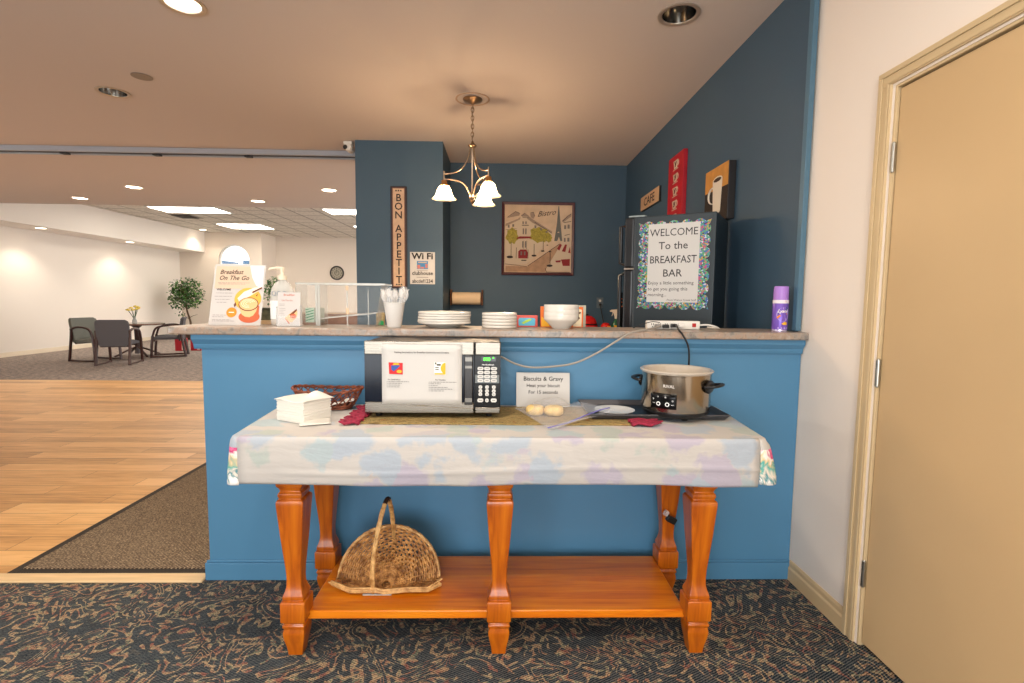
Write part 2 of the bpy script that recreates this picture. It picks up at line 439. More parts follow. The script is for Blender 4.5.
ceil = B().box(-13, 1.6, -2.6, 8.55, 2.745, 3.36).obj('ceiling', ceilp, smooth=0); struct(ceil)
NEAR = [(-1.592, 2.706, True), (-2.784, 3.852, False), (.890, 2.687, False)]
cc = []
for x, y, lit in NEAR: cc.append(B().lathe([(.088, 2.70), (.088, 2.90)], 32, (x, y, 0)).obj('cutter', ceilp))
cut(ceil, cc)
sbox('ceiling_far', tile_ceiling(), -13, 1.6, 8.55, 18, 3.283, 3.36)
# right side
rw = B().box(1.375, 1.55, -2.6, 2.32, 0, 2.745).obj('wall_right', cream, smooth=0); struct(rw)
cut(rw, [B().box(1.3, 1.46, .93, 1.822, -.05, 2.06).obj('cutter', cream)])
sbox('wall_kitchen_right', slate, 1.350, 1.55, 2.32, 5.75, 0, 2.745)
struct(B().box(1.344, 1.368, 2.285, 2.318, 1.17, 2.745).obj('trim_2', strip_blue, bevel=.002))
sbox('wall_kitchen_back', slate, -.5445, 1.35, 5.6, 5.75, 0, 2.745)
sbox('wall_kitchen_column', slate, -1.353, -.5445, 4.871, 5.75, 0, 2.745)
# far room
sbox('wall_left', whitep, -10.3, -10.1, 6, 16.45, 0, 3.283)
struct(B().box(-10.1, -9.3, 8.55, 16.45, 2.66, 3.283).obj('soffit', whitep, smooth=0))
fw = B().box(-10.3, -7.54, 16.45, 16.65, 0, 3.283).obj('wall_far', cream, smooth=0); struct(fw)
pts = [(-8.89, 1.2), (-7.91, 1.2)]+arc(-8.40, 2.43, .49, 0, pi, 20)
cut(fw, [B().prism(pts, 16.3, 16.8).obj('cutter', cream)])
sbox('wall_far_return', cream, -7.74, -7.54, 16.65, 17.5, 0, 3.283)
sbox('wall_far_right', cream, -7.74, 1.6, 17.5, 17.7, 0, 3.283)
# window with a round head
wb = B()
outer = [(-8.89, 1.2)]+[(-7.91, 1.2)]+arc(-8.40, 2.43, .49, 0, pi, 20)
inner = [(-8.84, 1.26)]+[(-7.96, 1.26)]+arc(-8.40, 2.43, .44, 0, pi, 20)
n = len(outer); vs = []
for yy in (16.50, 16.56):
    vs += [(x, yy, z) for x, z in outer]+[(x, yy, z) for x, z in inner]
fs = []
for i in range(n):
    j = (i+1) % n
    fs += [(i, j, n+j, n+i), (2*n+i, 3*n+i, 3*n+j, 2*n+j), (n+i, n+j, 3*n+j, 3*n+i), (i, 2*n+i, 2*n+j, j)]
wb.add(vs, fs)
wb.box(-8.84, -7.96, 16.51, 16.55, 2.27, 2.31); wb.box(-8.415, -8.385, 16.51, 16.55, 1.26, 2.27)
struct(wb.obj('window_1', mat('white_window_frame', (240,240,238), .4), smooth=0))
gl = B(); gl.prism([(-8.81, 1.26), (-7.99, 1.26)]+arc(-8.40, 2.42, .41, 0, pi, 20), 16.525, 16.531)
struct(gl.obj('window_1_pane', clear_film('window_glass', (235,242,248), .06, .02), smooth=0))
# rear wall behind the camera; wide unseen window added, its opening lowered for frontal light
rear = B().box(-9, 1.6, -2.75, -2.6, 0, 2.745).obj('wall_rear', cream, smooth=0); struct(rear)
cut(rear, [B().box(-2.4, .9, -2.9, -2.5, .2, 2.25).obj('cutter', cream)])
b = B(); b.box(-2.4, .9, -2.70, -2.65, .2, .25); b.box(-2.4, .9, -2.70, -2.65, 2.2, 2.25)
for x in (-2.4, -1.32, -.23, .85): b.box(x, x+.05, -2.70, -2.65, .25, 2.2)
struct(b.obj('added_window', mat('white_window_frame', (240,240,238), .4), smooth=0))
def area(name, loc, rot, sx, sy, power, color):
    L = bpy.data.lights.new(name, 'AREA'); L.shape = 'RECTANGLE'; L.size = sx; L.size_y = sy; L.energy = power; L.color = color
    o = bpy.data.objects.new(name, L); COL.objects.link(o); o.location = loc; o.rotation_euler = rot; return o
area('added_window_fill', (-.75, -2.78, 1.2), (R(-90), 0, pi), 3.3, 1.9, 76, (.95, .98, 1))  # area lamp added as frontal fill, just outside the added window opening
for x, y in ((-.35, 1.45), (.89, .35), (-1.59, .35), (-2.8, 1.5), (-.35, -1.1)):
    L = bpy.data.lights.new('downlight', 'AREA'); L.shape = 'DISK'; L.size = .16; L.energy = 12; L.color = (1, .9, .78)
    o = bpy.data.objects.new('downlight', L); COL.objects.link(o); o.location = (x, y, 2.735)
# baseboards
struct(B().prism([(0,0), (.012,0), (.012,.058), (.008,.07), (.008,.088), (.004,.098), (0,.098)], 0, 1).obj('tmp', basetan))
bpy.data.objects.remove(bpy.data.objects['tmp'])
def baseboard(name, pts, m, h=.095, t=.012):
    """pts: two floor points; the board stands to the left of the run"""
    (x0, y0), (x1, y1) = pts; L = sqrt((x1-x0)**2+(y1-y0)**2); a = atan2(y1-y0, x1-x0)
    prof = [(0,0), (t,0), (t,h*.6), (t*.65,h*.7), (t*.65,h*.88), (t*.3,h), (0,h)]
    b = B(); vs = []
    for s in (0, L):
        for q, z in prof: vs.append((s, q, z))
    k = len(prof); fs = [list(range(k)), list(range(2*k-1, k-1, -1))]+[(i, (i+1) % k, k+(i+1) % k, k+i) for i in range(k)]
    b.add(vs, [f[::-1] for f in fs])
    return struct(b.obj(name, m, None, (x0, y0, 0), (0, 0, a), smooth=0))
baseboard('baseboard_right', ((1.375, 1.885), (1.375, 2.27)), basetan)
baseboard('baseboard_right_near', ((1.375, -2.6), (1.375, .865)), basetan)
baseboard('baseboard_left', ((-10.1, 16.45), (-10.1, 6)), mat('cream_base', (236,222,200), .5))
# door with casing on the right wall
cas = B()
def casing(b, y0, y1, z0, z1):
    b.box(1.352, 1.376, y0, y1, z0, z1)
cas.box(1.366, 1.376, 1.832, 1.886, 0, 2.0675); cas.box(1.361, 1.3655, 1.868, 1.886, 0, 2.0995); cas.box(1.363, 1.3655, 1.838, 1.850, 0, 2.072)
cas.box(1.366, 1.376, .866, 1.886, 2.068, 2.118); cas.box(1.361, 1.3655, .866, 1.886, 2.100, 2.118); cas.box(1.363, 1.3655, .90, 1.85, 2.0725, 2.082)
cas.box(1.366, 1.376, .866, .92, 0, 2.0675); cas.box(1.361, 1.3655, .866, .884, 0, 2.0995)
cas.box(1.376, 1.455, 1.812, 1.8215, 0, 2.0595); cas.box(1.376, 1.455, .9305, .94, 0, 2.0595); cas.box(1.376, 1.455, .94, 1.812, 2.05, 2.0595)
struct(cas.obj('door_frame_1', tan, smooth=0, bevel=.0012))
door = struct(B().box(1.386, 1.429, .945, 1.808, .014, 2.045).obj('door_1', doorm, smooth=0, bevel=.002))
for k, z in enumerate((1.812, 1.046, .284)):
    h = B(); h.lathe([(.0075, z-.048), (.0075, z+.048)], 12, (1.377, 1.811, 0))
    for q in (-.048, .048): h.ball((1.377, 1.811, z+q), .006, n=8, m=6)
    for q in (-.016, .016): h.lathe([(.0082, z+q-.0008), (.0082, z+q+.0008)], 12, (1.377, 1.811, 0))
    h.obj('hinge', mat('satin_hinge_metal', (170,168,160), .3, 1), door)
# lever handle on the latch side
h = B(); h.lathe([(.026, 0), (.026, .006), (.012, .01), (.012, .04)], 20, M=Matrix.Translation((1.386, 1.0, .96)) @ Matrix.Rotation(-pi/2, 4, 'Y'))
h.tube([(1.355, 1.0, .96), (1.352, 1.03, .96), (1.353, 1.11, .958)], .008)
h.obj('door_handle', mat('satin_hinge_metal', (170,168,160), .3, 1), door)

# outside the round window
hb = B(); hb.box(-24, 4, 34, 40, 0, 3.05); ob = hb.obj('neighbouring_building', mat('pale_siding', (220,222,226), .8), smooth=0)
tag(ob, 'low pale building with blue roofs seen outside the arched window', 'building')
for x in (-18.6, -16.1, -12.6): rb = B(); rb.prism([(x-.62, 2.6), (x+.62, 2.6), (x+.5, 3.6), (x-.5, 3.6)], 33.6, 36); rb.obj('roof', mat('blue_roofing', (40,92,130), .7), ob, smooth=0)
struct(B().box(-60, 40, 18, 80, -.3, -.1).obj('floor_outside', mat('outdoor_ground', (190,196,190), .9), smooth=0))

# ------------------------------------------------------------------ ceiling fittings
def lamp_obj(name, kind, loc, power, color, parent=None, rot=(0,0,0), size=.1, spot=None, blend=.6):
    L = bpy.data.lights.new(name, kind); L.energy = power; L.color = color
    if kind == 'AREA': L.shape = 'DISK'; L.size = size
    else: L.shadow_soft_size = size
    if spot: L.spot_size = R(spot); L.spot_blend = blend
    o = bpy.data.objects.new(name, L); COL.objects.link(o); o.location = loc; o.rotation_euler = rot
    if parent: o.parent = parent
    return o
reflector = mat('mirror_reflector_cone', (190,188,184), .14, 1)
trimring = mat('satin_nickel_ring', (196,184,168), .35, .6)
lab = ['round recessed downlight glowing at the top left edge of the ceiling',
       'unlit recessed downlight with mirrored cone left of the grey ceiling disc',
       'unlit recessed downlight with mirrored cone at the upper right near the blue wall']
for (x, y, lit), lb in zip(NEAR, lab):
    t = thing('recessed_light', lb, 'ceiling light', (x, y, 2.745), group='recessed downlights in the front ceiling')
    b = B(); prof = [(.086, .002), (.104, -.001), (.105, -.006), (.096, -.008), (.084, -.004), (.082, .002)]
    b.lathe(prof+[prof[0]], 40, cap0=False, cap1=False); b.obj('trim_ring', trimring, t)
    b = B(); b.lathe([(.083, -.002), (.080, .05), (.062, .11), (.045, .135), (.0435, .134), (.060, .108), (.078, .05), (.081, -.002)], 40, cap0=False, cap1=False)
    b.obj('reflector', reflector, t)
    b = B(); b.ball((0, 0, .10), .042, n=20)
    b.obj('bulb', lampglow if lit else mat('frosted_bulb', (120,118,112), .3), t)
    if lit:
        b = B(); b.lathe([(.079, .012), (.0795, .016)], 32); b.obj('lens', mat('lit_prismatic_lens', (255,240,215), .5, emit=(255,232,200), estr=3.0), t)
        lamp_obj('glow', 'SPOT', (0, 0, -.012), 60, (1, .86, .7), t, size=.06, spot=130)
FAR = [(-6.345, 7.988, 'leftmost small lit downlight beyond the ceiling track'), (-4.938, 7.124, 'second small lit downlight from the left beyond the ceiling track'),
       (-3.702, 8.006, 'third small lit downlight from the left, above the fluorescent panels'), (-2.333, 7.114, 'small lit downlight beyond the track closest to the blue column')]
def small_light(x, y, z, lb, grp, power=30):
    t = thing('recessed_light', lb, 'ceiling light', (x, y, z), group=grp)
    b = B(); b.lathe([(.105, -.001), (.11, -.006), (.10, -.009), (.088, -.003), (.088, -.001), (.105, -.001)], 28, cap0=False, cap1=False); b.obj('trim_ring', white, t)
    b = B(); b.lathe([(.087, -.0045), (.087, -.001)], 28); b.obj('lens', lampglow, t)
    lamp_obj('glow', 'SPOT', (0, 0, -.02), power, (1, .86, .68), t, size=.06, spot=120)
for x, y, lb in FAR: small_light(x, y, 2.745, lb, 'small downlights beyond the track', 50)
small_light(-9.54, 10.96, 2.66, 'downlight under the soffit above the bare end of the left wall', 'soffit downlights', 40)
small_light(-9.58, 13.58, 2.66, 'downlight under the soffit nearer the far corner', 'soffit downlights', 32)
small_light(-9.0, 15.85, 3.283, 'downlight beyond the soffit in the far left corner by the ficus', 'corner downlight', 25)
# the grey ceiling disc
o = B().lathe([(.055, -.0005), (.062, -.003), (.062, -.006), (.03, -.007)], 28).obj('ceiling_cover_plate', mat('grey_cover_plate', (146,134,122), .7), None, (-2.386, 3.569, 2.745))
tag(o, 'small flat grey round cover plate on the ceiling beside the dark downlight', 'cover plate')
# fluorescent panels
for x0, x1, y0, y1, lb in ((-7.95, -6.42, 11.75, 12.6, 'wide fluorescent panel in the tiled ceiling left of the vent, nearest the soffit'),
                           (-7.85, -6.62, 14.35, 15.4, 'fluorescent panel in the tiled ceiling above the arched window'),
                           (-4.05, -2.7, 11.72, 12.5, 'bright fluorescent panel in the tiled ceiling beside the blue column'),
                           (-4.12, -2.9, 14.4, 15.4, 'fluorescent panel far back, mostly hidden by the blue column')):
    t = thing('fluorescent_panel', lb, 'ceiling light', ((x0+x1)/2, (y0+y1)/2, 3.283), group='fluorescent ceiling panels')
    a, c = (x1-x0)/2, (y1-y0)/2
    b = B()
    for q in ((-a, a, -c, -c+.03), (-a, a, c-.03, c), (-a, -a+.03, -c+.03, c-.03), (a-.03, a, -c+.03, c-.03)): b.box(*q, -.02, -.001)
    b.obj('frame', white, t, smooth=0)
    B().box(-a+.031, a-.031, -c+.031, c-.031, -.014, -.002).obj('diffuser', panelglow, t, smooth=0)
b = B(); b.box(-.26, .26, -.3, .3, -.012, -.001)
vt = thing('ceiling_vent', 'dark square air vent in the tiled ceiling between the fluorescent panels', 'vent', (-7.9, 13.2, 3.283))
b.obj('frame', mat('vent_frame', (150,140,130), .5), vt, smooth=0)
b = B()
for k in range(5): b.box(-.21, .21, -.25+k*.1, -.19+k*.1, -.03, -.0125)
s = b.obj('louvres', mat('dark_louvres', (60,54,50), .6), vt, smooth=0)
# folding partition track on the ceiling
t = thing('partition_track', 'long grey metal partition track running along the ceiling to the column', 'track', (-1.36, 5.22, 2.745))
b = B(); b.box(-9.5, 0, .0, .035, -.05, -.001); b.box(-9.5, 0, .125, .16, -.05, -.001); b.box(-9.5, 0, .035, .125, -.014, -.001)
b.obj('channel', greym, t, smooth=0, bevel=.003)
b = B(); b.box(-9.5, -.02, .062, .098, -.045, -.015); b.obj('runner_slot', mat('dark_slot', (54,54,58), .5, .6), t, smooth=0)
for k in range(9): B().box(-1.2-k*.9, -1.14-k*.9, .05, .11, -.062, -.046).obj('hanger_clip', mat('dark_slot', (54,54,58), .5, .6), t, smooth=0)
# security camera
t = thing('security_camera', 'small white dome-eyed security camera at the top corner of the blue column', 'camera', (-1.43, 4.93, 2.745))
b = B(); b.box(-.04, .04, -.03, .05, -.03, -.001); b.obj('mounting_base', white, t, bevel=.006)
b = B(); b.lathe([(.030, -.06), (.033, -.055), (.033, .055), (.028, .062)], 20, M=Matrix.Translation((.01, 0, -.062)) @ Matrix.Rotation(pi/2, 4, 'X')); b.obj('housing', white, t)
b = B(); b.ball((-.012, -.055, -.064), .022, .018, .022); b.obj('lens', black, t)
# ------------------------------------------------------------------ breakfast bar
bar = thing('breakfast_bar', 'bright blue painted breakfast bar half wall with moulding under its top', 'bar', (0, 2.28, 0))
B().box(-1.32, 1.372, 0, .13, .0, 1.1305).obj('body', barblue, bar, smooth=0)
b = B(); b.prismz([(-1.338, -.012), (1.372, -.012), (1.372, 0), (-1.338, 0)], 0, .082); b.prismz([(-1.332, -.007), (1.372, -.007), (1.372, 0), (-1.332, 0)], .082, .094)
b.box(-1.338, -1.32, 0, .14, 0, .082)
b.obj('base_board', barblue, bar, bevel=.003)
b = B()
prof = [(0, 1.066), (-.008, 1.066), (-.012, 1.074), (-.014, 1.082), (-.014, 1.088), (-.026, 1.104), (-.030, 1.110), (-.030, 1.130), (0, 1.130)]
k = len(prof); vs = [(x, y, z) for x in (-1.348, 1.372) for y, z in prof]
b.add(vs, [list(range(k)), list(range(2*k-1, k-1, -1))]+[(i, (i+1) % k, k+(i+1) % k, k+i) for i in range(k)])
b.box(-1.348, -1.32, 0, .14, 1.10, 1.13)
b.obj('moulding', barblue, bar, smooth=25)
lam = laminate()
cp = [(1.374, 2.23), (1.374, 2.55), (-1.44, 2.55)]+[(-1.40+.06*cos(a)-.0, 2.29+.06*sin(a)) for a in [pi+i*pi/2/6 for i in range(7)]]
o = B().prismz(cp[::1] if True else cp, 1.131, 1.165).obj('countertop', lam, smooth=30, bevel=.006)
tag(o, 'long mottled beige stone-look countertop on the blue bar', 'countertop')

# ------------------------------------------------------------------ console table
tb = thing('console_table', 'honey pine console table with turned legs and low shelf before the bar', 'table', (0, 1.98, 0))
LEG = [(.0255, 0), (.0262, .012), (.0295, .035), (.0355, .062), (.0385, .082), (.0385, .094), (.0355, .104), (.0355, .107), (.0395, .111), (.0395, .120), (.0355, .124), (.0355, .130),
       (.0425, .134), (.044, .138), (.044, .205), (.0425, .209), (.037, .212), (.041, .217), (.042, .224), (.040, .231), (.034, .245), (.0295, .262), (.0285, .285), (.030, .32), (.036, .38), (.043, .45), (.0485, .52), (.0525, .565), (.053, .578), (.050, .586),
       (.042, .590), (.046, .597), (.0475, .603), (.046, .610), (.041, .615), (.039, .618), (.0445, .630), (.050, .636), (.0515, .643), (.0515, .80)]
LEG = [(w_*(1 if z_ < .21 else .90), z_) for w_, z_ in LEG]
for (x, y) in ((-.733, -.183), (.006, -.183), (.737, -.183), (-.742, .185), (.744, .185)):
    B().square_lathe(LEG).obj('leg', pine_leg, tb, (x, y, 0), smooth=28, bevel=.003)
b = B(); b.prismz([(-.70, -.178), (.70, -.178), (.70, .225), (-.70, .225)], .118, .15)
b.obj('shelf', pine_shelf, tb, smooth=30, bevel=.004)
b = B(); b.box(-.78, .78, -.215, -.195, .70, .80); b.box(-.78, .78, .21, .23, .70, .80); b.box(-.79, -.77, -.195, .21, .70, .80); b.box(.77, .79, -.195, .21, .70, .80)
b.obj('apron', pine_shelf, tb, smooth=0)
B().box(-.87, .89, -.24, .255, .80, .820).obj('table_top', pine_shelf, tb, smooth=0)
# clip on rear right leg
o = B().box(-.022, .022, -.010, .010, -.014, .014).obj('cord_clip', black, None, (.741, 2.098, .366), (0, R(28), 0), bevel=.004)
tag(o, 'small black clip stuck on the rear right table leg', 'clip')
b = B(); b.box(-.012, .004, -.009, .009, 0, .022); b.obj('clear_tab', clear_film('clear_tab', (235,235,235), .3), o, (-.03, 0, .004))

# tablecloth: top sheet, white front drop, floral end drops
cl = thing('tablecloth', 'white quilted tablecloth with a faint flower pattern over the console table', 'tablecloth', (0, 0, 0))
wcl, fcl = ghost_floral(), bright_floral()
XL, XR, YF, YB, ZT, ZB = -.901, .922, 1.716, 2.245, .8255, .662
def perim(t_end, side):
    """corner arc then side edge, going back; returns (x, y, nx, ny)"""
    out = []; r = .022
    for i in range(7):
        a = pi/2*i/6
        if side > 0: out.append((XR-r+r*sin(a), YF+r-r*cos(a), sin(a), -cos(a)))
        else: out.append((XL+r-r*sin(a), YF+r-r*cos(a), -sin(a), -cos(a)))
    for i in range(1, 13):
        y = YF+r+(YB-YF-r)*i/12; out.append(((XR if side > 0 else XL)+side*.045*(i/12), y, side, 0))
    return out
def drop(p, v, k, flare):
    x, y, nx, ny = p; d = v
    rr = .018
    if d < .15: q = d/.15; off = rr*sin(q*pi/2)*.8; z = ZT+.002-rr*(1-cos(q*pi/2))
    else: q = (d-.15)/.85; off = rr*.8+flare*q**.45+.004*sin(k*1.7+q*5)*q; z = ZT-.016-(ZT-.016-ZB)*q
    return (x+nx*off, y+ny*off, z)
fr = [(XL+.022+(XR-XL-.044)*i/60, YF, 0, -1) for i in range(61)]
def front(u, v):
    p = fr[round(u*60)]; x, y, z = drop(p, v, 0, .004)
    nz = noise.noise(Vector((x*3.2, z*9, 1.5)))*1.4+.5*noise.noise(Vector((x*9, z*16, 4)))
    cre = .005*math.exp(-((z-.715-.012*x-.008*sin(x*4))/.007)**2)
    y += -.006*nz*v-cre*(1 if x > -.75 else .3)
    if v > .9: z += .004*sin(x*5.2)+.003*noise.noise(Vector((x*6, 0, 0))); y += .004*(v-.9)*10
    return (x, y, z)
B().grid(front, 60, 22).obj('front_drop', wcl, cl, smooth=60, solid=.003)
for sd, nm in ((1, 'right'), (-1, 'left')):
    P = perim(1, sd)
    def side(u, v):
        i = min(18, round(u*18)); p = P[i]; k = i/18
        fl = (.042 if sd > 0 else .014)*(min(1, i/6)*.75+.25)
        x, y, z = drop(p, v, i*.5, fl)
        if v > .85 and sd > 0: z += .010*(1-k)
        return (x, y, z)
    b = B(); b.grid(side, 18, 16); b.mi = [1 if k_ < 18*4 else 0 for k_ in range(len(b.f))]; o = b.obj('end_drop', [fcl, wcl], cl, smooth=60, solid=.003)
    o['label'] = 'bright pink and teal floral %s end of the cloth' % nm
edge = [(x, y) for x, y, _, _ in fr]+[(x, y) for x, y, _, _ in perim(1, 1)][1:]
edge += [(x, y) for x, y, _, _ in perim(1, -1)][::-1][:-1]
top = B().prismz(edge, ZT-.002, ZT+.002)
top.obj('top_sheet', wcl, cl, smooth=0)

# table runner
rn = thing('table_runner', 'green and gold tapestry table runner with burgundy tassel ends under the microwave', 'table runner', (0, 0, .8278))
b = B(); b.grid(lambda u, v: (-.54+u*1.06, 1.882+v*.33+.002*sin(u*30), .0015+.0008*sin(u*40+v*9)), 60, 12)
b.obj('woven_panel', tapestry(), rn, solid=.002)
def ruffle(x0, x1, n_):
    b = B()
    for k in range(n_):
        y = 1.872+k*.021; L = (x1-x0)*(.8+.35*random.random())
        pts = [(x0+L*t, y+.006*sin(t*7+k), .006+.007*abs(sin(t*5+k))) for t in [i/6 for i in range(7)]]
        b.tube(pts, [.011, .012, .012, .011, .010, .008, .005], 7, flat=.6)
    return b
burg = mat('burgundy_tassel_yarn', (140,32,58), .85, var=.3, vscale=120, bmp=.5, bscale=200)
ruffle(-.52, -.60, 15).obj('tassel_fringe', burg, rn, smooth=60)
ruffle(.50, .615, 4).obj('tassel_fringe', burg, rn, smooth=60)

# ------------------------------------------------------------------ microwave
ss = steel('brushed_stainless', (122,116,107), .26, (1, 1, 60)); dglass = mat('dark_oven_glass', (14,22,36), .12, spec=.25)
mw = thing('microwave_oven', 'stainless and black microwave oven on the runner with a paper taped on its door', 'microwave', (-.261, 1.98, .849))
W = .265
def mz(y): return (413-y)/73*.286
def mx(x): return -.265+(x-364)/137*.53
B().box(-W+.004, W-.004, .022, .262, .004, .281).obj('housing', mat('microwave_dark_casing', (48,46,46), .45, .3), mw, bevel=.004)
dr = B(); dr.box(-W, mx(474), 0, .024, 0, mz(401.5)).box(-W, mx(474), 0, .024, mz(354), .284); dr.box(-W, mx(474), .018, .0239, mz(401.5), mz(354))
dr.obj('door', ss, mw, bevel=.003)
B().box(-W, mx(474), .004, .022, mz(401.5), mz(354)).obj('door_window', dglass, mw, smooth=0)
b = B(); b.box(mx(464.5), mx(473), -.006, .004, mz(404), mz(353.5)); b.obj('handle', mat('smoked_handle', (40,37,36), .25, .3), mw, bevel=.003)
for y0, y1 in ((360, 356), (367, 364.5), (401, 397)): B().box(mx(465.3), mx(472.2), -.0075, -.006, mz(y0), mz(y1)).obj('handle_inset', mat('satin_chrome', (104,100,94), .3, 1), mw, smooth=0)
# curved highlight lip along the door bottom
b = B(); b.tube(bez((mx(410), -.001, mz(404.5)), (mx(440), -.001, mz(405)), (mx(455), -.001, mz(407)), (mx(474), -.001, mz(407.5))), [.0006]+[.0016]*13+[.0022], 6)
b.obj('door_lip', chrome, mw)
B().box(mx(475), W, 0, .024, 0, mz(406.5)).obj('panel_trim', ss, mw, bevel=.004)
B().box(mx(475), W, 0, .024, mz(354), .284).obj('panel_trim', ss, mw, bevel=.004)
B().box(mx(475), W, .002, .022, mz(406.5), mz(354)).obj('control_panel', mat('glossy_black_panel', (10,10,12), .2, spec=.25), mw, smooth=0)
dsp = B().box(mx(481.5), mx(496), .0006, .0022, mz(360), mz(355.5)).obj('display', mat('display_window', (4,10,6), .1), mw, smooth=0)
lettering('display_digits', [('000', .0175, mx(483.6), mz(359.4), 'LEFT', .02), ('0', .009, mx(493), mz(357.4), 'LEFT', .02)], mat('green_led', (40,255,40), .5, emit=(70,255,40), estr=3), mw, y=.0002)
lettering('panel_lettering', [('HamiltonBeach', .0078, mx(488.2), mz(364.1), 'CENTER', .02)], mat('white_print', (235,235,235), .6), mw, y=.0014)
B().box(mx(475.4), mx(499.6), .0008, .0022, mz(382), mz(373.7)).obj('grey_button_band', mat('grey_band', (110,116,118), .5), mw, smooth=0)
btn = mat('pale_button', (206,204,200), .5)
def btn_mesh(w, h):
    pts = []
    r = min(w, h)*.42
    for cx, cz, a0 in ((w/2-r, h/2-r, 0), (-w/2+r, h/2-r, pi/2), (-w/2+r, -h/2+r, pi), (w/2-r, -h/2+r, 3*pi/2)):
        pts += [(cx+r*cos(a0+pi/2*i/4), cz+r*sin(a0+pi/2*i/4)) for i in range(5)]
    return B().prism(pts, -.0016, .0018)
first = None
for r_, (yy, w_, h_) in enumerate(((367.3, .0235, .0125), (371.3, .0235, .0125), (375.4, .0235, .0125), (379.4, .0235, .0125), (386, .0145, .0135), (389.9, .0145, .0135), (393.3, .0145, .0125), (399.4, .0235, .015))):
    proto = None
    for c_ in range(3):
        x = (480.7, 487.4, 494.3)[c_]; ww = .013 if (r_ == 7 and c_ == 1) else w_
        bo = btn_mesh(ww, h_).obj('button', btn, mw, (mx(x), .0005, mz(yy)), smooth=40)
        if 4 <= r_ <= 6 or r_ == 7 and c_ == 1:
            s = '0' if r_ == 7 else str((r_-4)*3+c_+1)
            lettering('digit', [(s, .008, 0, -.003, 'CENTER', .01)], ink, bo, y=-.0019)
        else:
            B().box(-.006, .006, -.0019, -.0017, -.0008, .0008).obj('print_line', ink, bo, smooth=0)
for x in (-.22, .22):
    for y in (.04, .235): B().lathe([(.012, -.0175), (.014, .004)], 12, (x, y, 0)).obj('foot', black, mw)

# the instruction sheet taped to the door
sh = thing('instruction_sheet', 'white paper sheet of heating instructions taped to the microwave door', 'paper sign', (-.261+(mx(382)+mx(462))/2, 1.9725, .849+mz(403)))
sw, shh = (mx(462)-mx(382))/2, mz(343.5)-mz(403)
b = B(); b.grid(lambda u, v: (-sw+2*sw*u, -.0018*sin(pi*v)*sin(pi*u)-.001*(1-v)*u, shh*v), 10, 10); b.obj('sheet', paper, sh, smooth=60, solid=.0004)
def px(x): return -sw+(x-382)/80*2*sw
def pz(y): return (403-y)/59.5*shh
fade = mat('faded_print', (120,118,116), .8)
lettering('heading', [('Heating Instructions for Breakfast Sandwiches and Omelets', .0094, 0, pz(352.2), 'CENTER', .01, 0, .93)], ink, sh, y=-.0032)
lettering('subheading', [('For Sandwiches:', .0075, px(388), pz(379.2), 'LEFT', .01), ('For Omelets:', .0075, px(435.5), pz(379.2), 'LEFT', .01)], ink, sh, y=-.0032)
b = B()
for x0, ys in ((388, ((380.6, 21), (382.2, 14), (384, 12), (385.8, 12))), (430, ((380.8, 27), (382.4, 11), (384.2, 8), (386, 18), (387.8, 23), (389.6, 14)))):
    for y, L in ys:
        b.box(px(x0-1), px(x0-.3), -.0033, -.0030, pz(y+.5), pz(y-.2)); q = x0+.6
        while q < x0+L:
            e = min(x0+L, q+1.2+random.random()*2.6); b.box(px(q), px(e), -.0033, -.0030, pz(y+.35), pz(y-.15)); q = e+.5
b.obj('printed_lines', fade, sh, smooth=0)
red_ = mat('print_red', (200,34,40), .6); yel = mat('print_yellow', (240,178,40), .6); blu = mat('print_blue', (50,84,160), .6); wht = mat('print_white', (245,240,232), .7)
b = B(); b.prism([(px(389.5), pz(373)), (px(403), pz(373.5)), (px(403), pz(362)), (px(389), pz(361.5))], -.0034, -.003)
b.cur = 1; b.prism([(px(391.5), pz(368.5)), (px(394), pz(370.5)), (px(400), pz(365.5)), (px(400), pz(364.3)), (px(391.5), pz(364.5))], -.0037, -.0034)
b.cur = 2; b.disc(px(399.6), pz(370.5), .0085, -.0038, 16, 1.2, .75); b.prism([(px(393), pz(364)), (px(400), pz(364)), (px(399), pz(362.3)), (px(394), pz(362.3))], -.0038, -.0034)
b.obj('sandwich_box_picture', [red_, blu, yel], sh, smooth=0)
b = B(); b.prism([(px(434.5), pz(373.5)), (px(446), pz(373.5)), (px(446), pz(361)), (px(434.5), pz(361))], -.0034, -.003)
b.cur = 1; b.prism([(px(434.8), pz(373.3)), (px(445.8), pz(373.3)), (px(445.8), pz(371.8)), (px(434.8), pz(371.8))], -.0036, -.0034)
b.prism([(px(445.8), pz(361.2))]+[(px(445.8)-.019*sin(a), pz(367)+.019*cos(a)*1.15) for a in [pi*i/12 for i in range(13)]], -.0037, -.0034)
b.cur = 2; b.box(px(435.2), px(436.6), -.0037, -.0034, pz(363), pz(361.3)); b.box(px(437), px(441), -.0037, -.0034, pz(364.4), pz(362.8))
for y in (366.3, 368.3): b.box(px(435.5), px(439), -.0037, -.0034, pz(y+.5), pz(y-.4))
b.obj('omelet_box_picture', [wht, yel, ink], sh, smooth=0)

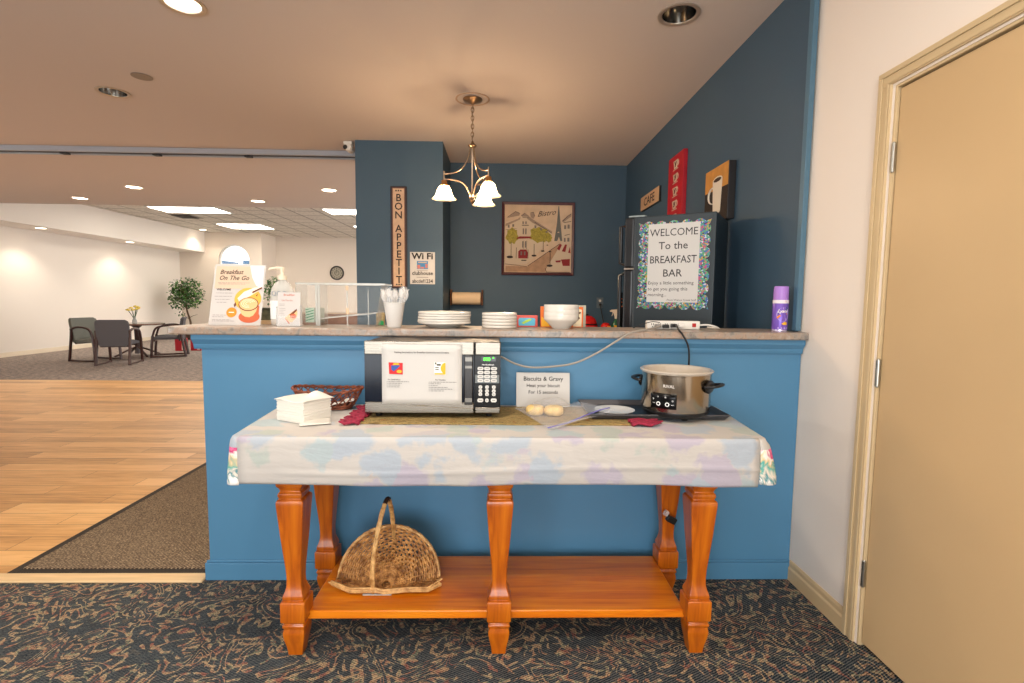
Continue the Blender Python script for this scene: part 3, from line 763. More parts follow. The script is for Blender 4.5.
# ------------------------------------------------------------------ slow cooker on a tray
CX, CY = .718, 2.04
grey_tray = mat('grey_bakeware', (92,92,96), .35, .6)
t = thing('baking_tray', 'dark non-stick baking tray under the slow cooker', 'tray', (.632, 2.108, .8312))
b = B()
pr = [(-.262, -.133), (.262, -.133), (.262, .133), (-.262, .133)]; po = [(-.276, -.147), (.276, -.147), (.276, .147), (-.276, .147)]
b.prismz(pr, .001, .003); b.obj('pan_floor', mat('nonstick_black', (34,34,38), .4), t, smooth=0)
b = B(); vs = [(x, y, .001) for x, y in pr]+[(x, y, .020) for x, y in po]+[(x*1.012, y*1.02, .020) for x, y in po]+[(x*1.01, y*1.01, .001) for x, y in pr]
b.add(vs, [(i, (i+1) % 4, 4+(i+1) % 4, 4+i) for i in range(4)]+[(4+i, 4+(i+1) % 4, 8+(i+1) % 4, 8+i) for i in range(4)]+[(8+i, 8+(i+1) % 4, 12+(i+1) % 4, 12+i) for i in range(4)])
b.tube([(x*1.008, y*1.012, .020) for x, y in po], .0028, 8, closed=True)
b.obj('rim', grey_tray, t, smooth=40)
o = B().lathe([(.045, 0), (.046, .003), (.066, .008), (.082, .013), (.083, .015), (.066, .0105), (.045, .006), (.001, .005)], 36).obj('dinner_plate', mat('white_ceramic', (214,209,200), .18, coat=.4), None, (.478, 2.075, .8345))
tag(o, 'round white plate lying on the dark baking tray', 'plate')

ck = thing('slow_cooker', 'round stainless slow cooker with black handles standing on the tray', 'slow cooker', (CX, CY, .8345), (0, 0, R(-40)))
pst = steel('polished_stainless', (176,164,148), .16, (40, 40, 1))
b = B(); b.lathe([(.128, .030), (.131, .034), (.1345, .045), (.1365, .17), (.1375, .180), (.134, .184)], 64, cap0=False, cap1=False); b.obj('steel_body', pst, ck)
b = B(); b.lathe([(.112, .008), (.126, .016), (.131, .026), (.130, .033), (.05, .034)], 48); b.obj('base', black, ck)
for k in range(4): B().lathe([(.012, 0), (.013, .012)], 12, (.09*cos(pi/4+k*pi/2), .09*sin(pi/4+k*pi/2), 0)).obj('foot', black, ck)
b = B(); b.lathe([(.128, .150), (.138, .183), (.143, .186), (.1435, .190), (.139, .1925), (.129, .190), (.124, .178), (.119, .06), (.02, .055), (.001, .055)], 64, cap0=False, cap1=False)
b.obj('crock', mat('cream_crock_rim', (190,180,166), .22, coat=.5), ck)
b = B(); b.lathe([(.118, .155), (.06, .158), (.001, .156)], 40, cap0=False, cap1=False); b.obj('gravy', mat('pale_gravy', (196,176,148), .35), ck)
for s in (-1, 1):
    b = B(); pts = [(s*.130, -.045, .135), (s*.150, -.045, .138), (s*.172, -.034, .142), (s*.180, 0, .143), (s*.172, .034, .142), (s*.150, .045, .138), (s*.130, .045, .135)]
    b.tube(spline(pts, 5), .0085, 10, flat=.7); b.ball((s*.137, -.004, .132), .010, .05, .026)
    b.obj('handle', black, ck, smooth=60)
# curved control panel, lower left front
b = B(); a0, a1 = R(-109), R(-67)
def cpan(u, v):
    a = a0+(a1-a0)*u; r = .1405; return (r*cos(a), r*sin(a), .050+.056*v)
b.grid(cpan, 14, 4); b.obj('control_panel', mat('glossy_black_panel', (10,10,12), .2, spec=.25), ck, solid=.004, smooth=60)
b = B()
def on_cyl(b, a, z, rad, r=.1432, n=12):
    c = Vector((r*cos(a), r*sin(a), z)); tx = Vector((-sin(a), cos(a), 0))
    vs = [c+tx*rad*cos(2*pi*k/n)+Vector((0, 0, rad*sin(2*pi*k/n))) for k in range(n)]+[c*1.0+Vector((cos(a), sin(a), 0))*.0006+tx*rad*.6*cos(2*pi*k/n)+Vector((0, 0, rad*.6*sin(2*pi*k/n))) for k in range(n)]
    b.add(vs, [(k, (k+1) % n, n+(k+1) % n, n+k) for k in range(n)])
for da, z in ((-95, .068), (-81, .068)): on_cyl(b, R(da), z, .0085)
b.obj('button_rings', mat('white_print', (235,235,235), .6), ck)
b = B()
for da, z in ((-104, .085), (-96, .095), (-84, .095), (-73, .083)): on_cyl(b, R(da), z, .003)
for da, z in ((-102.5, .069), (-73, .067)):
    for q in (-1.6, 0, 1.6): on_cyl(b, R(da+q), z, .0016)
b.obj('indicator_marks', mat('white_print', (235,235,235), .6), ck)
V = B(); 
lt = lettering('brand_lettering', [('RIVAL', .017, 0, 0, 'CENTER', .0)], mat('etched_lettering', (236,232,226), .5), ck, y=0)
for v in lt.data.vertices:
    a = R(-80)+v.co.x/.139; v.co = Vector((.1378*cos(a), .1378*sin(a), .132+v.co.z))

# napkins
t = thing('napkin_stack', 'stack of folded white paper napkins at the left end of the table', 'napkins', (-.755, 1.965, .8278), (0, 0, R(-28)))
npk = mat('napkin_paper', (226,222,212), .9, bmp=.3, bscale=40)
b = B(); z = .001
for k in range(16):
    dx, dy, a = random.uniform(-.002, .002), random.uniform(-.002, .002), random.uniform(-.02, .02)
    hgt = .0050; pts = []
    for cx, cy in ((-1,-1), (1,-1), (1,1), (-1,1)):
        pts.append((dx+.072*cx*cos(a)-.066*cy*sin(a), dy+.072*cx*sin(a)+.066*cy*cos(a)))
    b.prismz(pts, z, z+hgt*.97); z += hgt
b.obj('folded_napkins', npk, t, bevel=.0006, smooth=50)
b = B(); b.grid(lambda u, v: (-.078+.156*u, -.072+.15*v, z+.0015+.020*math.exp(-((u-.62)**2+(v-.75)**2)/.05)+.003*sin(u*7+v*4)), 16, 16)
b.obj('top_napkin', npk, t, smooth=60, solid=.002)
t2 = B(); t2.grid(lambda u, v: (-.055+.11*u, -.045+.09*v, .003+.005*sin(u*5)*sin(v*3)+.002*u), 12, 10)
o = t2.obj('loose_napkin', npk, None, (-.69, 1.90, .829), (0, 0, R(20)), solid=.003, smooth=60); tag(o, 'loose crumpled white napkin poking out in front of the napkin stack', 'napkin')

# woven bread basket behind the napkins
t = thing('bread_basket', 'open-weave reddish brown oval bread basket behind the napkins', 'basket', (-.728, 2.158, .8278), (0, 0, R(-3)))
wr = wicker('reddish_willow', (84,34,18), (150,78,44))
b = B(); rx, ry = .148, .078
def shell(a, h): 
    q = .68+.32*h**.8; return (rx*q*cos(a), ry*q*sin(a), .008+.070*h+(.012*cos(a)**2)*h)
N = 22
for k in range(N):
    for s in (1, -1):
        b.tube([shell(2*pi*k/N+s*t_*.55, t_) for t_ in [i/7 for i in range(8)]], .0028, 6)
b.obj('lattice_weave', wr, t, smooth=60)
b = B()
for q, r_ in ((0, 0), (pi, .0)):
    b.tube([Vector(shell(2*pi*k/48, 1))+Vector((.003*cos(k*pi/2+q), .003*sin(k*pi/2+q), .004*sin(k*pi/2+q))) for k in range(48)], .0042, 6, closed=True)
b.obj('braided_rim', wr, t, smooth=60)
b = B(); b.tube([shell(2*pi*k/40, .0) for k in range(40)], .005, 6, closed=True); b.tube([shell(2*pi*k/40, .12) for k in range(40)], .004, 6, closed=True)
for k in range(-6, 7):
    x = k*.018; yy = .68*ry*sqrt(max(0, 1-(x/(rx*.68))**2)); b.tube([(x, -yy, .008), (x, yy, .008)], .004, 6)
b.obj('base_weave', wr, t, smooth=60)
b = B(); b.grid(lambda u, v: (.02+.10*u, -.04+.07*v, .016+.022*u+.006*sin(u*9)*sin(v*5)), 12, 8)
o = b.obj('napkin_liner', npk, None, (-.728, 2.158, .832), solid=.002, smooth=60); tag(o, 'crumpled white paper napkin lying inside the bread basket', 'napkin')

# tent card
t = thing('tent_card', 'white card reading Biscuits & Gravy standing behind the bag of biscuits', 'card sign', (.192, 2.212, .8302))
b = B(); b.prism([(0,0)]*0 or [(-.117, 0), (.117, 0), (.116, .150), (-.118, .150)], 0, .0008)
o = b.obj('front_leaf', paper, t, (0, -.012, 0), (R(-7), 0, 0), smooth=0)
b = B(); b.prism([(-.117, 0), (.117, 0), (.116, .150), (-.118, .150)], 0, .0008); b.obj('back_leaf', paper, t, (0, .026, 0), (R(7), 0, 0), smooth=0)
lettering('card_lettering', [('Biscuits & Gravy', .0262, 0, .115, 'CENTER', .012), ('Heat your biscuit', .021, 0, .087, 'CENTER', .008), ('For 15 seconds', .021, 0, .058, 'CENTER', .008)], ink, t, y=-.0008, loc=(0, -.012, 0), rot=(R(-7), 0, 0))

# bag of biscuits
bg = thing('zip_bag', 'clear plastic zip bag holding biscuits on the table runner', 'plastic bag', (0, 0, .8300))
Aq, Bq, Cq, Dq = Vector((.065, 2.16, 0)), Vector((.178, 1.815, 0)), Vector((.452, 2.055, 0)), Vector((.33, 2.20, 0))
def bag(top):
    def f(u, v):
        p = (Aq*(1-u)+Dq*u)*(1-v)+(Bq*(1-u)+Cq*u)*v
        h = (sin(pi*u)**.5*sin(pi*min(1, v*1.05))**.6) if 0 < u < 1 and 0 < v < .95 else 0
        bx = math.exp(-((p.x-.146)**2+(p.y-2.045)**2)/.006)+math.exp(-((p.x-.222)**2+(p.y-2.035)**2)/.006)
        z = h*(.010+.050*min(1, bx))+.006*noise.noise(Vector((p.x*28, p.y*28, 3)))*h+(.008 if top else .002)*h
        z = max(z, .0012)
        q_ = min(1, max(0, (p.x-.28)/.07)); z += .024*q_*q_*(3-2*q_)*(1 if p.y > 1.93 else .7)
        return (p.x, p.y, .003+z)
    return f
film = clear_film('clear_bag_film', (225,225,228), .07, .12)
B().grid(bag(True), 34, 30).obj('bag_film', film, bg, smooth=80)
b = B(); b.tube([(Bq.x, Bq.y, .006), (.26, 1.878, .010), (.33, 1.94, .022), (.40, 2.005, .030), (Cq.x, Cq.y, .030)], .0045, 6, flat=.5)
b.obj('zip_strip', mat('violet_zip_strip', (110,104,168), .4), bg)
b = B(); b.grid(lambda u, v: (Vector((Bq.x, Bq.y, .004))*(1-u)+Vector((Cq.x, Cq.y, .028))*u+Vector((.018, -.022, 0))*v+Vector((0, 0, .004*sin(u*6)))), 14, 2); b.obj('bag_lip', film, bg, smooth=80)
crust = mat('biscuit_crust', (226,194,128), .8, var=.2, vscale=40, bmp=.6, bscale=120)
def biscuit(x, y, z, lb, s=1):
    b = B(); b.lathe([(.028, 0), (.036, .006), (.038, .018), (.037, .026), (.033, .033), (.022, .037), (.001, .038)], 26)
    b.v = [(p[0]*(1+.05*noise.noise(Vector(p)*30))*s, p[1]*(1+.05*noise.noise(Vector(p)*30+Vector((5,0,0))))*s, p[2]) for p in b.v]
    o = b.obj('biscuit', crust, None, (x, y, z), smooth=60); return tag(o, lb, 'biscuit', 'biscuits in the bag')
biscuit(.146, 2.045, .8335, 'round golden biscuit in the bag, the left one nearest the microwave')
biscuit(.222, 2.035, .8335, 'round golden biscuit in the bag, the right one nearer the tray', 1.06)

# ------------------------------------------------------------------ wicker gathering basket on the shelf
wk = wicker('golden_willow', (112,66,24), (206,150,84)); wk2 = wicker('pale_willow', (160,112,58), (226,182,118))
t = thing('gathering_basket', 'honey brown wicker fan basket with a tall handle on the lower shelf', 'basket', (-.441, 1.955, .1502))
def fan(a, r, off=0):       # a: 0..pi across the fan, r: 0..1 out from the mouth
    ca, sa = cos(a), sin(a)
    rx, rz = .205, .188
    y = -.02+.165*sin(min(1, r)*pi/2)*(.35+.65*sa)-.10*max(0, r-.72)*sa
    return Vector((rx*r*ca, y+off, .012+rz*(r**1.0)*sa))
b = B(); NR = 25
for k in range(NR):
    a = pi*k/(NR-1); b.tube([fan(a, .08+.92*i/12) for i in range(13)], .0036, 6)
b.obj('ribs', wk, t, smooth=60)
b = B()
for j in range(20):
    r = .14+.83*j/19; M_ = max(20, int(96*r)); pts = []
    for i in range(M_+1):
        a = pi*i/M_; pts.append(fan(a, r, .0042*sin(a*(NR-1)+j*pi)))
    b.tube(pts, .0040, 6)
b.obj('woven_strands', wk, t, smooth=60)
b = B()
for q in range(3): b.tube([fan(pi*i/48, 1.0)+Vector((0, .004*sin(i*.9+q*2.1), .004*cos(i*.9+q*2.1))) for i in range(49)], .0045, 6)
b.obj('rim', wk2, t, smooth=60)
# tray-like base and frayed front edge
b = B()
def basep(a, r): return Vector((.205*r*cos(a), .02+(.075 if sin(a) < 0 else .13)*r*sin(a), .010+.010*r**3))
for j in range(9):
    r = .12+.88*j/8; b.tube([basep(2*pi*i/60, r)+Vector((0, 0, .003*sin(i*1.9+j*pi))) for i in range(60)], .0038, 6, closed=True)
for k in range(26):
    a = 2*pi*k/26; b.tube([basep(a, .1), basep(a, .55), basep(a, 1)], .0026, 6)
b.obj('base_weave', wk, t, smooth=60)
b = B()
for k in range(6):
    z0 = .014+.003*k; y0 = -.056+.004*random.random()
    b.tube([(-.212-.012*random.random(), -.02, z0+.01), (-.13, y0, z0-.004+.006*random.random()), (-.03, y0-.006, z0+.003), (0.0, y0-.004, z0-.006), (.08, y0, z0+.004*random.random()), (.17, y0+.01, z0-.004), (.21+.02*random.random(), -.01, z0+.012*random.random())], .0032, 6)
b.obj('front_edge', wk2, t, smooth=60)
b = B()
hp = spline([(-.040, -.058, .012), (-.042, -.058, .10), (-.032, -.045, .20), (-.016, -.015, .30), (-.002, .030, .348), (.002, .070, .31), (.004, .105, .22), (.002, .13, .14), (-.002, .15, .06)], 7)
for q in range(4): b.tube([p+Vector((.005*cos(i*.35+q*pi/2), 0, .003*sin(i*.35+q*pi/2))) for i, p in enumerate(hp)], .005, 6)
b.obj('handle', wk2, t, smooth=60)
b = B(); b.tube([hp[i]+Vector((0, 0, .001)) for i in range(25, 32)], .0095, 8); o_ = b.obj('handle_wrap', mat('dark_willow_wrap', (46,28,18), .6), t, smooth=60)
b = B(); b.box(-.08, .03, -.062, -.040, .0035, .006); b.obj('paper_tag', paper, t, smooth=0)
# ------------------------------------------------------------------ things on the countertop (top at z = 1.165)
ZC = 1.1655
# leaning poster
t = thing('breakfast_poster', 'leaning Breakfast On The Go poster with a picture of a coffee cup', 'poster', (-1.228, 2.385, ZC), (R(-15.5), 0, 0))
PW, PH = .118, .292
B().box(-PW, PW, 0, .0012, 0, PH).obj('sheet', mat('poster_stock', (202,197,193), .5), t, smooth=0)
b = B(); b.box(-PW+.008, PW-.012, -.0006, 0, .175, PH-.008); b.obj('peach_ground', mat('print_peach', (222,192,166), .6), t, smooth=0)
b = B(); b.prism([(.045, PH-.004), (PW-.006, PH-.004), (PW-.006, .175), (.082, .19), (.060, .23)], -.0012, -.0006); b.obj('pale_corner', mat('print_cool_grey', (228,224,230), .6), t, smooth=0)
lettering('title', [('Breakfast', .030, -.092, .246, 'LEFT', .012, .3, .95), ('On The Go', .030, -.094, .217, 'LEFT', .012, .3, .98)], mat('print_brown', (64,44,36), .7), t, y=-.0014)
lettering('welcome_word', [('WELCOME', .0135, -.098, .166, 'LEFT', .02)], mat('print_brown', (64,44,36), .7), t, y=-.0014)
org = mat('print_orange', (236,140,36), .6); amber = mat('print_amber', (240,178,76), .6); terr = mat('print_terracotta', (196,96,58), .6); latte = mat('print_latte', (232,188,134), .6); foam = mat('print_foam', (250,236,214), .6); brn = mat('print_dark_brown', (110,56,34), .6)
b = B()
b.cur = 1; b.disc(.050, .125, .062, -.0012, 28, 1, .88)                      # amber halo
b.cur = 2; b.disc(.064, .040, .046, -.0016, 28, 1.05, .62)                      # saucer shadow
b.prism([(.02, .05), (.106, .05), (.106, .09), (.09, .11), (.05, .09)], -.0015, -.0009)
b.cur = 0; b.disc(-.018, .060, .0235, -.0026, 28)                                 # round badge
b.cur = 3; b.prism([(.012, .098), (.100, .098), (.094, .066), (.082, .046), (.066, .038), (.046, .040), (.030, .050), (.018, .074)], -.0020, -.0016)
b.cur = 5; b.disc(.056, .100, .046, -.0023, 32, 1, .72)
b.cur = 3; b.disc(.056, .101, .042, -.0025, 32, 1, .70)
b.cur = 4
for q in (.013, .023, .032): 
    pts = [(.056+q*cos(a), .103+q*.62*sin(a)) for a in [R(30)+R(250)*i/14 for i in range(15)]]
    b.tube([(x, -.0027, z) for x, z in pts], .0011, 5)
b.prism([(.002, .128), (.03, .160), (.075, .180), (.108, .186), (.104, .170), (.06, .140), (.012, .112)], -.0022, -.0016)
b.cur = 5; b.prism([(.070, .152), (.112, .176), (.110, .184), (.066, .160)], -.0025, -.0022); b.prism([(-.012, .098), (-.004, .110), (.000, .096), (-.008, .084)], -.0022, -.0016); b.prism([(.086, .142), (.094, .150), (.092, .138)], -.0027, -.0023)
b.obj('cup_picture', [org, amber, terr, latte, foam, brn], t, smooth=0)
B().box(-.030, -.006, -.0034, -.0028, .058, .062).obj('badge_print', wht, t, smooth=0)
b = B()
for z, x0, x1 in ((.202, -.096, .050), (.196, -.092, .030), (.152, -.098, -.020), (.136, -.104, -.024), (.121, -.100, -.032), (.107, -.092, -.044), (.046, -.104, -.04), (.038, -.104, -.05), (.024, -.104, -.02), (.018, -.104, .0)):
    q = x0
    while q < x1: e = min(x1, q+.005+random.random()*.012); b.box(q, e, -.0011, -.0007, z, z+.0022); q = e+.003
b.obj('printed_lines', mat('print_grey', (150,142,140), .7), t, smooth=0)
b = B(); b.box(-PW-.002, PW+.002, .0014, .0034, 0, PH-.004); b.obj('acrylic_back', clear_film('acrylic_sheet', (240,244,246), .1), t, smooth=0)
b = B(); b.prismz([(-PW, .004), (PW, .004), (PW, .05), (-PW, .05)], .0, .0022)
b.obj('acrylic_foot', MATS['acrylic_sheet'], t, rot=(R(15.5), 0, 0), smooth=0)
b = B(); b.prism([(-.012, 0)]*0 or [(0, 0), (.003, 0), (.003, .2), (0, .2)], .004, .006); b.obj('acrylic_rib', MATS['acrylic_sheet'], t, smooth=0)

# soap bottle with pump
t = thing('pump_bottle', 'clear round-shouldered pump bottle of sanitizer behind the small flyer', 'bottle', (-1.022, 2.43, ZC))
b = B(); b.lathe([(.050, 0), (.054, .004), (.056, .02), (.056, .12), (.054, .150), (.046, .178), (.034, .196), (.020, .206), (.017, .215)], 32, sx=1, sy=.72)
b.obj('bottle', mat('pale_gel_bottle', (240,238,232), .12, alpha=.5, coat=.3), t)
b = B(); b.lathe([(.0565, .03), (.0568, .115)], 32, sx=1, sy=.72, cap0=False, cap1=False); b.obj('label_wrap', mat('bottle_label', (236,236,234), .5), t)
b = B(); 
for x in (-.024, .0, .026): b.tube([(x+.008*cos(q), -.0405+.0004*abs(x)*10, .148+.011*sin(q)) for q in [2*pi*i/12 for i in range(12)]], .0016, 5, closed=True)
b.obj('label_marks', mat('grey_blue_print', (140,150,160), .6), t)
b = B(); b.lathe([(.020, .212), (.020, .232), (.010, .236), (.008, .245), (.008, .262)], 18); b.tube([(.004, 0, .264), (-.02, -.01, .266), (-.046, -.02, .262), (-.050, -.022, .255)], [.009, .007, .0055, .005], 8); b.lathe([(.011, .256), (.012, .268), (.009, .272)], 14)
b.obj('pump', mat('cream_pump', (232,218,196), .4), t)

# small flyer in an acrylic holder
t = thing('flyer_holder', 'small breakfast flyer in a clear acrylic holder before the pump bottle', 'flyer', (-.953, 2.318, ZC), (0, 0, R(2)))
b = B(); b.box(-.052, .052, .026, .0275, 0, .10); b.box(-.052, .052, .0, .0015, 0, .05); b.box(-.052, .052, .0016, .0259, 0, .0015); b.box(-.0535, -.052, 0, .0275, 0, .09); b.box(.052, .0535, 0, .0275, 0, .09)
b.obj('acrylic_pocket', MATS['acrylic_sheet'], t, smooth=0)
fl = B().box(-.050, .050, 0, .001, 0, .152).obj('flyer', mat('poster_stock', (202,197,193), .5), t, (0, .004, .0025), (R(-6), 0, 0), smooth=0)
lettering('flyer_heading', [('Breakfast', .013, 0, .136, 'CENTER', .01), ('On The Go', .010, -.032, .112, 'LEFT', .0)], mat('print_terracotta', (196,96,58), .6), fl, y=-.0008)
b = B()
b.prism([(-.018, .034), (.004, .056), (.03, .074), (.038, .066), (.036, .04), (.014, .016), (.002, .018)], -.0006, -.0002)
b.cur = 1; b.prism([(.002, .05), (.034, .078), (.036, .070), (.01, .042)], -.0010, -.0006); b.cur = 2; b.disc(.020, .044, .014, -.0012, 20, 1, .8); b.prism([(-.018, .034), (-.006, .026), (.006, .012), (.0, .010)], -.0010, -.0006)
b.obj('flyer_picture', [latte, brn, terr], fl, smooth=0)
b = B()
for z in (.098, .092, .078, .070, .062, .054, .046): b.box(-.042, -.014-.01*random.random(), -.0005, -.0002, z, z+.0016)
b.obj('printed_lines', mat('print_grey', (150,142,140), .7), fl, smooth=0)

# acrylic pastry case
ac = clear_film('case_acrylic', (236,240,240), .04, .05); ed = mat('acrylic_edge', (206,208,204), .15, alpha=.55)
t = thing('acrylic_display_case', 'clear acrylic pastry display case with hinged lid on the bar', 'display case', (-.735, 2.47, ZC))
x0, x1, y0, y1, hh = -.215, .200, -.07, .075, .196
b = B(); b.box(x0, x1, y1-.003, y1, 0, hh); b.box(x0, x0+.003, y0, y1-.004, 0, hh); b.box(-.118, -.115, y0+.004, y1-.004, 0, hh-.004); b.box(x0, x1, y0, y1, hh, hh+.003)
b.add([(x1-.05, y0, 0), (x1-.047, y0, 0), (x1-.047, y1-.004, 0), (x1-.05, y1-.004, 0), (x1-.018, y0, hh), (x1-.015, y0, hh), (x1-.015, y1-.004, hh), (x1-.018, y1-.004, hh)], [(0,3,2,1), (4,5,6,7), (0,1,5,4), (1,2,6,5), (2,3,7,6), (3,0,4,7)])
b.obj('panels', ac, t, smooth=0)
b = B(); b.box(x0, -.119, y0, y0+.003, 0, hh-.001); b.obj('front_panel', ac, t, smooth=0)
b = B(); b.add([(-.112, y0+.01, .030), (.150, y0+.01, .058), (.150, y1-.006, .062), (-.112, y1-.006, .034), (-.112, y0+.01, .034), (.150, y0+.01, .062), (.150, y1-.006, .066), (-.112, y1-.006, .038)], [(0,3,2,1), (4,5,6,7), (0,1,5,4), (1,2,6,5), (2,3,7,6), (3,0,4,7)])
b.obj('sloping_shelf', ed, t, smooth=0)
b = B()
for x in (-.124, -.113): b.box(x, x+.009, y0-.001, y0+.006, 0, hh)
b.box(x0, x1, y0-.002, y0, hh-.004, hh+.004); b.box(.020, .024, y0, y0+.004, .0, hh-.02); b.box(.118, .121, y0, y0+.004, .0, hh-.03); b.box(x0, x1, y1, y1+.002, hh-.004, hh+.004)
b.obj('polished_edges', ed, t, smooth=0)
b = B(); b.box(.016, .030, y0-.004, y0, .055, .085); b.box(.016, .030, y0-.004, y0, hh-.03, hh-.008); b.obj('hinge', mat('amber_hinge', (206,176,140), .3), t, bevel=.002)
# tins and boxes at the back edge
def carton(name, lb, cat, loc, dims, m, rotz=0, group=None):
    dx, dy, dz = dims; o = B().box(-dx/2, dx/2, -dy/2, dy/2, 0, dz).obj(name, m, None, loc, (0, 0, rotz), smooth=0, bevel=.002); tag(o, lb, cat, group); return o
t = thing('storage_tin', 'dark green tin beside the Breakfast poster', 'tin', (-1.150, 2.515, ZC))
b = B(); b.prismz([(-.047, -.028), (.047, -.028), (.047, .028), (-.047, .028)], .020, .070); b.obj('body', mat('mottled_green_tin', (92,92,70), .5, var=.5, vscale=40), t, bevel=.005)
b = B(); b.prismz([(-.049, -.030), (.049, -.030), (.049, .030), (-.049, .030)], .070, .080); b.obj('lid', mat('dark_tin_lid', (74,72,58), .4), t, bevel=.003)
b = B(); b.box(-.055, .055, -.032, .032, 0, .0195); b.obj('wooden_stand', mat('pale_wood_stand', (216,186,146), .5), t, smooth=0, bevel=.002)
t = thing('tea_box', 'small box with green and white leaf stripes behind the acrylic case', 'box', (-.812, 2.585, .93+.235))
bpy.data.objects.remove(t)
t = thing('tea_box', 'small box with green and white leaf stripes inside the left bay of the acrylic case', 'box', (-.893, 2.505, ZC))
b = B(); b.box(-.042, .030, -.028, .028, .012, .082); b.obj('carton', mat('sage_card', (150,160,140), .6), t, smooth=0, bevel=.0015)
b = B(); b.box(-.042, -.002, -.0285, -.0281, .012, .082); b.obj('printed_face', mat('mint_print', (196,222,204), .6), t, smooth=0)
b = B()
for k in range(5): b.prism([(-.041, .018+k*.013), (-.003, .028+k*.013), (-.003, .034+k*.013) if k < 4 else (-.003, .080), (-.041, .023+k*.013)], -.0292, -.0286)
b.obj('leaf_stripes', mat('leaf_green', (70,150,110), .6), t, smooth=0)
b = B(); b.box(-.05, .04, -.032, .032, 0, .0115); b.obj('tray', mat('brown_card_tray', (150,112,88), .6), t, smooth=0)
t = thing('snack_packet', 'tiny gold and green packet standing in the right end of the acrylic case', 'packet', (-.585, 2.515, ZC))
b = B(); b.box(-.020, .020, -.010, .010, 0, .062); b.obj('pouch', mat('gold_pouch', (176,152,104), .5, var=.3, vscale=70), t, bevel=.005)
b = B(); b.prism([(-.012, .001), (.016, .001), (.018, .018), (.004, .024), (-.006, .012)], -.0115, -.0103); b.obj('green_emblem', mat('leaf_green_bright', (40,160,90), .6), t, smooth=0)
# cup of wrapped cutlery
t = thing('cutlery_cup', 'white paper cup full of clear-wrapped plastic cutlery on the bar', 'cup', (-.477, 2.315, ZC))
b = B(); b.lathe([(.029, .0), (.031, .002), (.0455, .108), (.048, .110), (.048, .113), (.044, .113), (.030, .006), (.001, .006)], 36); b.obj('cup', mat('white_cup', (216,213,208), .4), t)
cutm = mat('clear_cutlery_plastic', (228,226,222), .12, alpha=.5); wrap = clear_film('cutlery_wrap', (244,244,244), .25, .1)
cut_b = B(); wr_b = B()
for k in range(11):
    a = 2*pi*k/11+.3; r0, r1 = .016, .030+.022*random.random(); L = .150+.03*random.random()
    p0 = Vector((r0*cos(a), r0*sin(a), .02)); p1 = Vector((r1*cos(a)*1.15, r1*sin(a)*.9, L)); d = (p1-p0).normalized()
    s = d.cross(Vector((sin(a*3), cos(a*3), .2))).normalized()
    cut_b.tube([p0, p0.lerp(p1, .6), p1-d*.03], .0026, 6); cut_b.ball(p1-d*.012, .010, .005, .020, 10, 8)
    w_ = .014
    q0, q1 = p0.lerp(p1, .55), p1+d*.012
    wr_b.grid(lambda u, v: q0.lerp(q1, v)+s*((u-.5)*2*w_)+d.cross(s)*(.005*sin(u*7+v*9+k)), 5, 6)
cut_b.obj('cutlery', cutm, t); wr_b.obj('wrappers', wrap, t, smooth=60)

# stacks of plates and bowls
cer = mat('white_ceramic', (214,209,200), .18, coat=.4)
def plate_mesh(r, h):
    return [(r*.58, 0), (r*.90, h*.02), (r*.985, h*.08), (r, h*.2), (r, h*.80), (r*.992, h*.94), (r*.975, h), (r*.95, h*.97), (r*.80, h*.55), (r*.58, h*.32), (r*.02, h*.3)]
ordn = ['bottom', 'second from the bottom', 'third from the bottom', 'fourth from the bottom', 'fifth from the bottom', 'sixth from the bottom']
def squarish(prof, n=40, e=.0):
    b = B(); b.lathe(prof, n)
    if e:
        vv = []
        for x, y, z in b.v:
            a = atan2(y, x); q = 1+e*cos(4*a+pi)*-1
            vv.append((x*q, y*q, z))
        b.v = vv
    return b
def stack(cx, cy, r, hs, step, n, nm, lbl, grp, top_lbl, wob, prof0=None):
    src = None; z = ZC
    for k in range(n):
        if k == 0 and prof0:
            o = squarish(prof0).obj(nm, cer, None, (cx-.004, cy, z), smooth=50); z += step*.9+prof0[-3][1]*.35
            tag(o, '%s, %s of its stack' % (lbl, ordn[0]), 'plate', grp)
            continue
        L = top_lbl if k == n-1 else '%s, %s of its stack' % (lbl, ordn[k])
        if src is None: src = squarish(plate_mesh(r, hs)).obj(nm, cer, None, (cx, cy, z), smooth=50); o = src; tag(o, L, 'plate', grp)
        else: o = src.copy(); COL.objects.link(o); o.location = (cx+wob*random.uniform(-1, 1), cy+wob*random.uniform(-1, 1), z); o['label'] = L
        z += step
    return z
stack(-.258, 2.385, .122, .0108, .0112, 6, 'dinner_plate', 'large white plate by the cutlery cup', 'dinner plates stacked by the cutlery cup', 'topmost large white plate of the wide stack beside the cutlery cup', .002,
      [(.068, 0), (.072, .004), (.085, .008), (.112, .022), (.124, .028), (.122, .030), (.10, .024), (.07, .012), (.01, .010)])
stack(-.003, 2.385, .082, .0138, .0143, 5, 'dessert_plate', 'small white plate in the middle bar stack', 'dessert plates stacked in the middle', 'topmost small white plate of the middle stack on the bar', .001)
z = ZC; bsrc = None
bprof = [(.040, 0), (.041, .003), (.050, .012), (.073, .034), (.080, .041), (.0815, .045), (.0815, .0655), (.0805, .0675), (.078, .065), (.066, .038), (.045, .012), (.001, .008)]
for k in range(5):
    L = 'topmost white bowl of the nested stack before the orange box' if k == 4 else 'white bowl nested before the orange box, %s' % ordn[k]
    if bsrc is None: bsrc = B().lathe(bprof, 40).obj('soup_bowl', cer, None, (.285, 2.375, z), smooth=50); tag(bsrc, L, 'bowl', 'nested soup bowls')
    else: o = bsrc.copy(); COL.objects.link(o); o.location = (.285+random.uniform(-.001, .001), 2.375, z); o['label'] = L
    z += .0108
